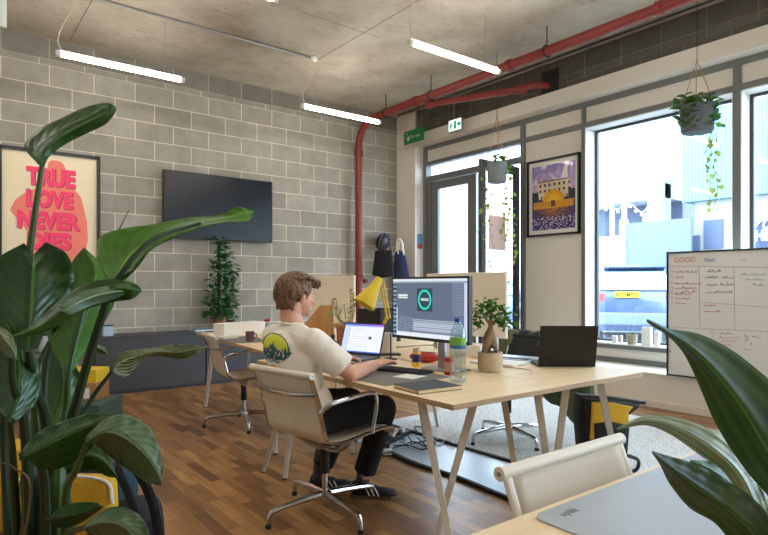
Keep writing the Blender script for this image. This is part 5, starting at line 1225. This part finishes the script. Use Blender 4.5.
jk = drape('jacket', 'olive green jacket over the back of the window-side chair', dr(2.60, 3.04, .10, .35, .012), mat('olive_cloth', (84, 96, 66), .9, var=.2, bump=.3))
k = MB().tube([V((cx_+.1, 2.66, .74)), V((cx_+.13, 2.60, .45)), V((cx_+.10, 2.56, .14))], [.06, .05, .045], 10); k.build('sleeve', mat('olive_cloth', (84, 96, 66), .9), jk)
drape('jacket', 'olive cardigan over the left end of the same chair back', dr(3.16, 3.40, .45, .5, .02), mat('olive_knit', (110, 116, 80), .95, var=.2, bump=.4))
drape('jacket', 'navy jacket folded over the middle of the window-side chair back', dr(2.90, 3.24, .45, .50, .035), mat('navy_cloth', (44, 52, 66), .9, var=.2, bump=.3))

# yellow and black bag on the floor
fb = thing('pannier_bag', 'tall yellow and black bag standing on the rug behind the desk leg', 'bag', (3.46, 2.09, 0.012))
d_ = 3.78
def pl(name, poly, d, th, m, sub=1): 
    k = MB(); P = [W(x, y, d) for x, y in poly]; vd = V((fx, fy, 0)); c = sum(P, V((0, 0, 0)))/len(P); rings = []
    for s_, off in ((.86, 0), (.97, .02*th/.1), (1, th*.5), (.97, th)): rings.append([k.bm.verts.new(c+(p-c)*s_+vd*off) for p in P])
    n = len(P)
    for A, B_ in zip(rings, rings[1:]):
        for i in range(n): k.bm.faces.new((A[i], A[(i+1) % n], B_[(i+1) % n], B_[i]))
    k.bm.faces.new(rings[0][::-1]); k.bm.faces.new(rings[-1]); return k.build(name, m, fb, True, True, 0, 60)
pl('bag_body', [(582, 396), (612, 399), (643, 404), (631, 413), (632, 430), (630, 455), (628, 470), (596, 468), (583, 455), (580, 420)], d_, .16, mat('black_nylon', (18, 18, 20), .7, bump=.2))
pl('yellow_panel', [(592, 402), (614, 403), (634, 407), (629, 413), (630, 424), (622, 428), (596, 440), (590, 440)], d_-.012, .02, mat('yellow_nylon', (218, 168, 22), .6))
pl('front_pocket', [(595, 424), (612, 422), (630, 426), (628, 450), (622, 462), (596, 460)], d_-.03, .03, mat('black_nylon', (18, 18, 20), .7))
MB().tube([W(581, 395.5, d_-.01), W(612, 398, d_-.01), W(645, 403, d_-.01)], .012, 8).build('roll_closure', M['black'], fb)
MB().tube(cr_spline([W(626, 455, d_-.05), W(638, 460, d_-.07), W(636, 470, d_-.08), W(622, 473, d_-.07)], 6), .012, 6, flat=1.5).build('strap', M['black'], fb)

# whiteboard standing on the plinth
t = thing('whiteboard', 'black-framed whiteboard with red, blue and green handwriting in front of the window', 'whiteboard', (5.64, 1.9, .345))
wy1 = atx(667.5, 300, 5.64).y; wy0 = wy1-1.8; wz0, wz1 = .345, 1.535
MB().bb(5.63, 5.645, wy0+.01, wy1-.01, wz0+.01, wz1-.01).build('board', mat('whiteboard_enamel', (226, 225, 220), .3, var=.01), t, False)
for nm, bb_ in (('frame_top', (wy0, wy1, wz1-.014, wz1)), ('frame_bottom', (wy0, wy1, wz0, wz0+.014)), ('frame_side', (wy1-.014, wy1, wz0, wz1)), ('frame_side', (wy0, wy0+.014, wz0, wz1))):
    MB().bb(5.618, 5.65, *bb_).build(nm, M['black'], t, False)
ir = mat('marker_red', (206, 96, 104), .6); ib = mat('marker_blue', (96, 112, 160), .6); ig = mat('marker_green', (110, 196, 160), .6); il = mat('marker_line', (196, 150, 150), .6)
def wp(px, py): q = atx(px, py, 5.628); return q
def wline(a, b, m, r=.0016): MB().tube([wp(*a), wp(*b)], r, 4).build('marker_line', m, t)
wline((668, 266), (775, 267.5), il); wline((699, 267), (700, 327), il); wline((734, 267), (735, 330), il); wline((700, 302), (775, 308), ir, .0012); wline((668, 327), (775, 332), il); wline((712, 329), (712.5, 352), il)
def wtext(s, px, py, hpx, m, sh_=.2, xs=.8):
    A = wp(px, py); d = A.x*fx+A.y*fy; text(s, hpx/584*d*1.35, frame_mt((5.6275, A.y, A.z), (0, -1, 0), (0, 0, 1)), m, 'handwriting', t, .0003, 0, sh_, xs=xs)
def scrib(px, py, wpx, hpx, m, seed):
    """one illegible handwritten word"""
    r_ = random.Random(seed); P = []; x = 0
    while x < wpx: P.append(wp(px+x, py-r_.random()**1.5*hpx)); P.append(wp(px+x+.7, py+r_.uniform(-.1, .1)*hpx)); x += 1.5
    MB().tube(P, .0019, 4).build('handwriting', m, t)
wtext('GOOD.', 674, 262.5, 5.2, ir, 0, .95); wtext('Next', 704, 262, 4.6, ib, .1); 
scrib(741, 260, 6, 3, ig, 31)
for i, (x, y, ww) in enumerate(((675, 272.6, 22), (675, 277.8, 9), (675, 284.3, 27), (675, 289, 22), (681, 292.5, 16), (675, 294.6, 16), (675, 299, 15), (675, 303.8, 12))):
    scrib(x, y, ww, 3.0, ir, i)
    MB().ell(wp(672, y-1.2), (.002, .006, .006), None, 8, 6).build('bullet', ir, t)
for i, (x, y, ww) in enumerate(((707, 272, 14), (705, 278, 13), (722, 278.5, 11), (706, 285.4, 12), (720, 285.2, 14), (706, 292.8, 26))): scrib(x, y, ww, 3.4, ib, 40+i)
for i, (x, y, ww) in enumerate(((739, 275, 26), (746, 280, 18), (753, 285.5, 12))): scrib(x, y, ww, 2.6, ig, 60+i)
for i, (x, y, ww) in enumerate(((704, 306, 11), (704, 312, 17))): scrib(x, y, ww, 2.6, ir, 80+i)
for i, (x, y, ww) in enumerate(((719, 334, 15), (719, 338, 20), (719, 341.5, 17), (719, 345.5, 12), (752, 337.5, 9), (744, 337, 5), (744, 340.5, 6), (750, 345, 2), (744, 350, 8), (668.5, 345, 3), (668.5, 352, 4))): scrib(x, y, ww, 2.6, ir, 100+i)

# on the window sill
def onsill(px, X=6.17): q = atx(px, 345, X); return (X, q.y, .56)
sp_ = onsill(632); t = thing('sill_pot', 'small stone-coloured pot with a tiny succulent on the window sill', 'plant', sp_)
MB().lathe([(.045, 0), (.05, .005), (.062, .11), (.054, .11), (.05, .09), (0, .09)], sp_, 20).build('pot', mat('stone_pot', (166, 158, 140), .9, var=.2), t)
foliage('succulent', fol1, t, [V(sp_)+V((.01*math.cos(q*2), .012*math.sin(q*2), .10)) for q in range(9)], .05, 3, .9, .5)
slab('sill_card', 'tall white card leaning beside the pot on the window sill', 'card', onsill(647), (.05, .10, .20), 0, M['paper'], .003)
slab('sill_card', 'thin white bottle-like box right of the tall card on the sill', 'box', onsill(657), (.04, .05, .16), 0, M['paper'], .003)
slab('sill_card', 'small white carton left of the pot on the window sill', 'box', onsill(615), (.05, .05, .08), .2, M['paper'], .003)
slab('sill_card', 'slim white stick box right next to the small carton on the sill', 'box', onsill(621), (.03, .03, .09), .2, M['white'], .003)

# ------------------------------------------------------------------ left: backpacks, crate, trolley
def rb(parent, name, c, size, rz, m, bev=.04, rx_=0): 
    k = MB().box(c, size, Euler((rx_, 0, rz)), bev); return k.build(name, m, parent, True, True, 0, 50, 1)
yb_ = W(86, 500, 2.15); yb_.z = 0
t = thing('yellow_backpack', 'yellow and teal backpack on the floor behind the big plant', 'backpack', yb_)
rot = -YAW
rb(t, 'main_body', yb_+V((0, 0, .315)), (.36, .20, .63), rot, mat('teal_canvas', (34, 66, 78), .85, bump=.2), .07)
rb(t, 'front_pocket', yb_+V((-.085, -.10, .31))+V((0, 0, 0)), (.36, .12, .50), rot, mat('yellow_canvas', (206, 160, 30), .8, bump=.2), .05)
MB().tube(cr_spline([yb_+V((rx*u-fx*.165, ry*u-fy*.165, z)) for u, z in ((-.175, .47), (-.15, .545), (0, .565), (.15, .545), (.175, .47))], 6), .006, 6).build('piping', M['white'], t)
MB().tube(cr_spline([yb_+V((rx*u, ry*u, z)) for u, z in ((-.05, .62), (-.03, .67), (.03, .67), (.05, .62))], 6), .01, 8).build('grab_handle', M['black'], t)
yb2 = W(8, 470, 2.9); yb2.z = 0
t = thing('yellow_rucksack', 'second yellow bag farther left behind the plant stems', 'backpack', yb2)
rb(t, 'main_body', yb2+V((0, 0, .22)), (.34, .22, .44), rot, mat('yellow_canvas', (206, 160, 30), .8), .06)
rb(t, 'front_pocket', yb2+V((-.05, -.12, .15)), (.26, .08, .22), rot, mat('yellow_canvas2', (190, 146, 30), .8), .03)
bb2 = W(142, 535, 2.05); bb2.z = 0
t = thing('black_backpack', 'black backpack with padded straps lying against the yellow one', 'backpack', bb2)
rb(t, 'main_body', bb2+V((-.03, .08, .22)), (.26, .22, .46), rot+.3, mat('black_ripstop', (24, 28, 34), .8, bump=.2), .07, .2)
for s_ in ((118, 455, 1.95, 132, 462, 1.90, 152, 500, 1.86, 160, 540, 1.86), (112, 458, 1.93, 122, 478, 1.86, 136, 515, 1.84, 146, 560, 1.84)):
    P = [W(*s_[q:q+3]) for q in range(0, 12, 3)]
    MB().tube(cr_spline(P, 6), .022, 8, flat=.5).build('shoulder_strap', mat('strap_foam', (34, 38, 46), .9, bump=.4), t)
MB().tube(cr_spline([W(112, 452, 1.96), W(116, 462, 1.9), W(120, 474, 1.88)], 5), .012, 6, flat=1.6).build('webbing', mat('teal_web', (80, 110, 106), .8), t)
# crate with carton, seen between the stalks
cc = atz(78, 440, 0); cc = W(78, 412, 4.6); cc.z = 0
t = thing('storage_crate', 'teal storage crate on the floor left of the cabinets', 'crate', cc)
for c, s_ in (((0, -.2, .15), (.5, .02, .30)), ((0, .2, .15), (.5, .02, .30)), ((-.25, 0, .15), (.02, .4, .30)), ((.25, 0, .15), (.02, .4, .30)), ((0, 0, .01), (.5, .4, .02))):
    MB().box(cc+Matrix.Rotation(rot, 3, 'Z') @ V(c), s_, Euler((0, 0, rot))).build('side', mat('teal_plastic', (60, 92, 86), .5), t, False)
MB().box(cc+V((0, 0, .305)), (.53, .43, .02), Euler((0, 0, rot)), .005).build('lid', mat('teal_plastic', (60, 92, 86), .5), t, False)
t = thing('carton', 'brown carton with a yellow top and white label on the teal crate', 'carton', cc+V((.06, 0, .316)))
MB().box(cc+V((.06, 0, .316+.07)), (.26, .22, .14), Euler((0, 0, rot)), .003).build('body', mat('cardboard', (168, 128, 80), .85), t, False)
MB().box(cc+V((.06, 0, .316+.19)), (.262, .222, .10), Euler((0, 0, rot)), .003).build('yellow_top', mat('carton_yellow', (222, 190, 30), .6), t, False)
MB().box(cc+V((.06, 0, .316+.06))+Matrix.Rotation(rot, 3, 'Z') @ V((.03, -.1125, 0)), (.10, .002, .08), Euler((0, 0, rot))).build('label', M['paper'], t, False)
# wire shelf trolley further left
tc_ = W(28, 400, 5.3); tc_.z = 0
t = thing('shelf_trolley', 'metal shelf trolley with jars standing left of the crate', 'trolley', tc_)
Rr = Matrix.Rotation(rot, 3, 'Z')
for sx in (-.35, .35):
    for sy in (-.18, .18): MB().tube([tc_+Rr @ V((sx, sy, .02)), tc_+Rr @ V((sx, sy, .95))], .012, 8).build('post', M['steel'], t)
for z in (.25, .60, .93): MB().box(tc_+V((0, 0, z)), (.74, .40, .02), Euler((0, 0, rot))).build('shelf', M['steel'] if z < .9 else M['white'], t, False)
for i in range(6):
    jc_ = tc_+Rr @ V((-.27+i*.11, -.05+.06*(i % 2), .61)); tj = thing('storage_jar', 'glass jar with a metal lid on the shelf trolley', 'jar', jc_, 0, 'jars on the shelf trolley')
    MB().lathe([(.035, 0), (.038, .005), (.038, .13), (.03, .15)], jc_, 16).build('glass', mat('jar_grey', (190, 194, 190), .2), tj); MB().lathe([(.032, .15), (.032, .175), (0, .175)], jc_, 16).build('lid', M['steel'] if i % 2 else M['black'], tj)

# ================================================================== OUTSIDE
rd_ = MB().bb(6.5, 60, -30, 60, -.30, -.14).build('ground_street', mat('pale_asphalt', (150, 150, 152), .9), smooth=False); rd_['kind'] = 'structure'
pv_ = MB().bb(6.5, 7.6, -20, 40, -.14, -.04).build('ground_pavement', mat('pale_paving', (196, 194, 188), .9), smooth=False); pv_['kind'] = 'structure'
# parked car, seen from the back
def car(name, label, loc, rz, paint, glass_, plate=None, kind=0, tall=1.0):
    t = thing(name, label, 'car' if kind == 0 else 'van', loc, rz); t.scale = (1, 1, tall)
    Ln, Wd = (4.3, 1.80) if kind == 0 else (5.2, 2.0)
    if kind == 0: side = [(-2.15, .42), (-2.18, .75), (-2.12, 1.04), (-1.86, 1.44), (-1.55, 1.56), (-.3, 1.60), (.55, 1.46), (1.15, 1.05), (1.95, .88), (2.14, .70), (2.16, .40)]
    else: side = [(-2.6, .45), (-2.62, 1.1), (-2.55, 1.9), (-2.4, 2.02), (.9, 2.02), (1.3, 1.85), (1.85, 1.20), (2.45, 1.02), (2.58, .75), (2.58, .42)]
    k = MB(); rings = []; bot = .28
    for yy, s_, zz_ in ((-1, .0, 1), (-1, .0, 1)): pass
    ys = [-.5, -.485, -.44, 0, .44, .485, .5]; ins = [.06, .02, .0, 0, .0, .02, .06]
    for y_, i_ in zip(ys, ins):
        rr_ = []
        for x_, z_ in side+[(side[-1][0]-.05, bot), (side[0][0]+.05, bot)]:
            tum = max(0, (z_-.95))*.42; yy = y_*Wd; yy -= math.copysign(min(abs(yy), tum*abs(y_)*2), yy) if yy else 0
            rr_.append(k.bm.verts.new(V((x_*(1-i_), yy, bot+(z_-bot)*(1-i_*1.7)))))
        rings.append(rr_)
    n = len(rings[0])
    for A, B_ in zip(rings, rings[1:]):
        for i in range(n): k.bm.faces.new((A[i], A[(i+1) % n], B_[(i+1) % n], B_[i]))
    k.bm.faces.new(rings[0][::-1]); k.bm.faces.new(rings[-1])
    k.build('car_body', paint, t, True, False, 0, 40)
    if kind == 0:
        rw = frame_mt((-2.13, -.0, 1.07), (0, -1, 0), V((.27, 0, .40)))
        MB().prism([(-.76, .0), (.76, .0), (.62, .42), (-.62, .42)], .02, Matrix.Translation((-.02, 0, .0)) @ rw).build('rear_window', glass_, t, False, False)
        MB().box((-1.86, 0, 1.50), (.34, 1.30, .03), Euler((0, .1, 0)), .01).build('roof_spoiler', paint, t, False, False)
        for s_ in (1, -1):
            MB().box((-2.12, s_*.74, .93), (.10, .22, .16), None, .03).build('tail_light', mat('tail_red', (196, 50, 60), .3), t, False, False)
            MB().prism([(-1.35, 1.02), (.85, 1.02), (.35, 1.42), (-1.15, 1.46)], .02, Matrix.Translation((0, s_*.86-.01, 0)) @ Matrix.Rotation(PI/2, 4, 'X')).build('side_window', glass_, t, False, False)
        MB().box((-2.20, 0, .52), (.12, 1.72, .24), None, .04).build('bumper', mat('bumper_grey', (110, 124, 146), .5), t, False, False)
        if plate:
            pl_ = MB().box((-2.195, .17, .985), (.02, .52, .115), None, .003).build('number_plate', mat('plate_yellow', (196, 170, 30), .5), t, False, False)
            o = text(plate, .105, frame_mt((-2.206, .40, .947), (0, -1, 0), (0, 0, 1)), M['black'], 'plate_lettering', None, .001, .002); o.parent = pl_
    else:
        ws = frame_mt((1.86, 0, 1.22), (0, 1, 0), V((-.54, 0, .64)))
        MB().prism([(-.86, 0), (.86, 0), (.74, .80), (-.74, .80)], .02, Matrix.Translation((.015, 0, .01)) @ ws).build('windscreen', glass_, t, False, False)
        for s_ in (1, -1): MB().prism([(.6, 1.2), (1.6, 1.2), (1.2, 1.78), (.6, 1.82)], .02, Matrix.Translation((0, s_*.93-.01, 0)) @ Matrix.Rotation(PI/2, 4, 'X')).build('side_window', glass_, t, False, False)
        for s_ in (1, -1): MB().box((2.5, s_*.75, .82), (.12, .34, .2), None, .03).build('headlight', M['steel'], t, False, False)
    for x_ in (-1.3, 1.35):
        for s_ in (1, -1):
            wh = MB().lathe([(.20, -.11), (.31, -.11), (.33, -.07), (.33, .07), (.31, .11), (.20, .11)], (x_, s_*(Wd/2-.13), .33), 24, Matrix.Rotation(PI/2, 4, 'X')).build('wheel', M['blackm'], t, True, False)
            MB().lathe([(0, -.08), (.19, -.1), (.21, -.1), (.21, .1), (.19, .1), (0, .08)], (x_, s_*(Wd/2-.13), .33), 18, Matrix.Rotation(PI/2, 4, 'X')).build('hub_cap', M['steel'], wh, True, False)
    return t
carglass = mat('car_glass', (170, 196, 216), .08, var=0, spec=.8)
q = W(635, 300, 13.0); cf = V((math.sin(math.radians(57)), math.cos(math.radians(57)), 0)); 
car('parked_car', 'blue-grey hatchback with a yellow number plate parked outside the big window', (q.x+cf.x*2.15, q.y+cf.y*2.15, -.14), math.atan2(cf.y, cf.x), mat('car_paint', (62, 84, 122), .25, spec=.8, coat=.6), carglass, 'N27 MYU', 0, 1.17)
q = W(618, 240, 20.5); van_ = car('parked_van', 'white van with a blue-tinted windscreen beyond the hatchback', (q.x+1.2, q.y+1.4, -.14), math.radians(205), mat('van_white', (226, 230, 234), .35), carglass, None, 1); van_.scale = (1.2, 1.2, 1.45)
q = W(452, 275, 19); car('parked_car', 'pale blue car seen through the glass door', (q.x, q.y, -.14), math.radians(100), mat('car_paint_pale', (150, 180, 214), .25, spec=.8, coat=.6), carglass)
# buildings across the street
def bld(name, label, boxes, cat='building'):
    q0 = boxes[0][1]; t = thing(name, label, cat, ((q0[0]+q0[1])/2, (q0[2]+q0[3])/2, -.14))
    for nm, bb_, m_ in boxes: MB().bb(*bb_).build(nm, m_, t, False)
    return t
lightw = mat('pale_render', (206, 213, 224), .9, var=.05, vs=.5); darkg = mat('shop_dark', (66, 82, 108), .5, var=.2, vs=.8); midg = mat('shutter_grey', (104, 114, 132), .7, var=.05)
def corrug(name, c):
    m, nt, b_ = newmat(name); L = nt.links; tc = N(nt, 'ShaderNodeTexCoord'); w1 = N(nt, 'ShaderNodeTexWave', Scale=3.0); w1.bands_direction = 'Y'; L.new(tc.outputs['Object'], w1.inputs[0])
    cr = N(nt, 'ShaderNodeValToRGB'); cr.color_ramp.elements[0].color = rgb(*[x*.82 for x in c]); cr.color_ramp.elements[1].color = rgb(*c); L.new(w1.outputs['Fac'], cr.inputs[0]); L.new(cr.outputs[0], b_.inputs['Base Color'])
    bp = N(nt, 'ShaderNodeBump', Strength=.6, Distance=.05); L.new(w1.outputs['Fac'], bp.inputs['Height']); L.new(bp.outputs[0], b_.inputs['Normal']); return m
BX = 19.0
def by(px): return atx(px, 240, BX).y
def bz(px, py): return atx(px, py, BX).z
y1_, y2_, y3_, y4_ = by(588), by(652), by(665), by(697)
bld('shop_building', 'pale building across the street with dark windows and string lights', [
 ('upper_wall', (BX, BX+6, y3_, 15.5, bz(620, 203), 14), lightw), ('back_wall', (BX+1.2, BX+6, y3_, 15.5, -.14, bz(620, 203)), darkg), ('parapet', (BX-.2, BX+.1, y2_, 15.5, -.14, bz(620, 236)), lightw),
 ('pillar', (BX-.3, BX+.4, y3_, y2_, -.14, bz(658, 190)+.2), lightw), ('post', (BX-.05, BX+.1, by(624)-.06, by(624)+.06, 0, bz(620, 204)), lightw), ('post', (BX-.05, BX+.1, by(612)-.05, by(612)+.05, 0, bz(620, 204)), lightw),
 ('window_bay', (BX+.8, BX+1.2, by(630), by(645), 2.4, bz(620, 212)), mat('bay_tan', (176, 160, 150), .8))])
bld('garden_fence', 'grey panelled fence between the shop and the blue container', [('panel_run', (BX-1.5, BX-1.4, y4_-.5, y3_+.6, -.14, bz(680, 224)), midg), ('post', (BX-1.55, BX-1.35, y3_+.5, y3_+.7, -.14, bz(680, 220)), lightw)], 'fence')
bld('blue_container', 'pale blue corrugated container raised above a beige wall', [('container_body', (BX-1, BX+1.6, by(742)-6, y4_, bz(700, 205), bz(700, 120)), corrug('corrugated_blue', (116, 172, 196))), ('lower_wall', (BX-.8, BX+1.6, by(742)-6, y4_-.3, -.14, bz(700, 205)), mat('beige_wall_out', (150, 149, 146), .9, var=.06, vs=.6)),
 ('dark_recess', (BX-.84, BX-.8, by(735), by(716), bz(720, 250), bz(720, 222)), darkg), ('dark_recess', (BX-.84, BX-.8, by(712), by(702), bz(720, 258), bz(720, 236)), darkg)], 'container')
t = bld('shop_sign', 'dark blue sign with white numbers and letters seen through the right-hand window', [('sign_board', (BX-3, BX-2.9, by(768)-5, atx(748, 240, BX-3).y+.3, -.14, atx(755, 222, BX-3).z), mat('sign_blue', (40, 58, 90), .6))], 'sign')
A = atx(750.5, 230, BX-3.02); text('70..', atx(750.5, 218.5, BX-3.02).z-A.z+.15, frame_mt((BX-3.02, A.y, A.z), (0, -1, 0), (0, 0, 1)), M['white'], 'lettering', t, .004, 0, .3)
A = atx(753.5, 240.5, BX-3.02); text('HI', (atx(753, 231, BX-3.02).z-A.z)*1.45, frame_mt((BX-3.02, A.y, A.z), (0, -1, 0), (0, 0, 1)), M['white'], 'lettering', t, .004, .02)
bld('brick_terrace', 'pale pinkish building across the street seen through the door', [('wall', (14, 26, 24, 44, -.14, 9), mat('pink_render', (214, 196, 192), .9, var=.1, vs=.6)), ('shop_front', (13.94, 14, 25, 42, .2, 1.5), midg)])
P = [W(594, 203, 20.2), W(606, 207, 20), W(618, 209, 19.8), W(630, 204, 19.7), W(642, 212, 19), W(652, 200, 18.5)]
t = thing('string_lights', 'string of small outdoor bulbs along the shop front', 'string lights', P[0]); MB().tube(cr_spline(P, 8), .012, 5).build('wire', M['white'], t)
for p in cr_spline(P, 2)[::1]: MB().ell(p-V((0, 0, .08)), .055).build('bulb', emit('bulb_warm', (255, 236, 200), 1.5), t)
# notice on the open door glass
t = thing('door_poster', 'pinkish paper notice on the glass of the open door', 'notice', (5.72, 4.9, 1.65))
a_ = math.radians(184.5); dm = Matrix.Translation((6.12, 4.99, 0)) @ Matrix.Rotation(a_, 4, 'Z')
k = MB(); k.bb(.28, .62, -.021, -.019, 1.66, 2.10)
for v in k.bm.verts: v.co = dm @ v.co
k.build('sheet', mat('pink_paper', (236, 206, 200), .7, var=.1, vs=8), t, False)
k = MB(); k.bb(.28, .62, -.0305, -.029, 1.66, 2.10)
for v in k.bm.verts: v.co = dm @ v.co
k.build('reverse_sheet', mat('pink_paper2', (232, 200, 194), .7, var=.12, vs=9), t, False)
# ================================================================== LIGHT
wd = bpy.data.worlds.new('world'); SC.world = wd; wd.use_nodes = True
bg = wd.node_tree.nodes['Background']; bg.inputs[0].default_value = (.80, .90, 1.0, 1); bg.inputs[1].default_value = 4.0
for y0, y1, z0, z1 in ((-4.44, 4.02, .56, 3.07), (4.98, 6.83, .02, 3.07)):
    l = bpy.data.lights.new('window_portal', 'AREA'); l.shape = 'RECTANGLE'; l.size = z1-z0; l.size_y = y1-y0; l.cycles.is_portal = True
    lo = bpy.data.objects.new('window_portal', l); COL.objects.link(lo); lo.location = (6.45, (y0+y1)/2, (z0+z1)/2); lo.rotation_euler = (0, PI/2, 0)
SC.view_settings.view_transform = 'Standard'; SC.view_settings.look = 'None'; SC.view_settings.exposure = 1.75; SC.view_settings.gamma = 1
SC.cycles.max_bounces = 8; SC.cycles.diffuse_bounces = 5; SC.cycles.glossy_bounces = 4; SC.cycles.transparent_max_bounces = 12; SC.cycles.transmission_bounces = 4
SC.cycles.sample_clamp_indirect = 6; SC.cycles.caustics_reflective = False; SC.cycles.caustics_refractive = False
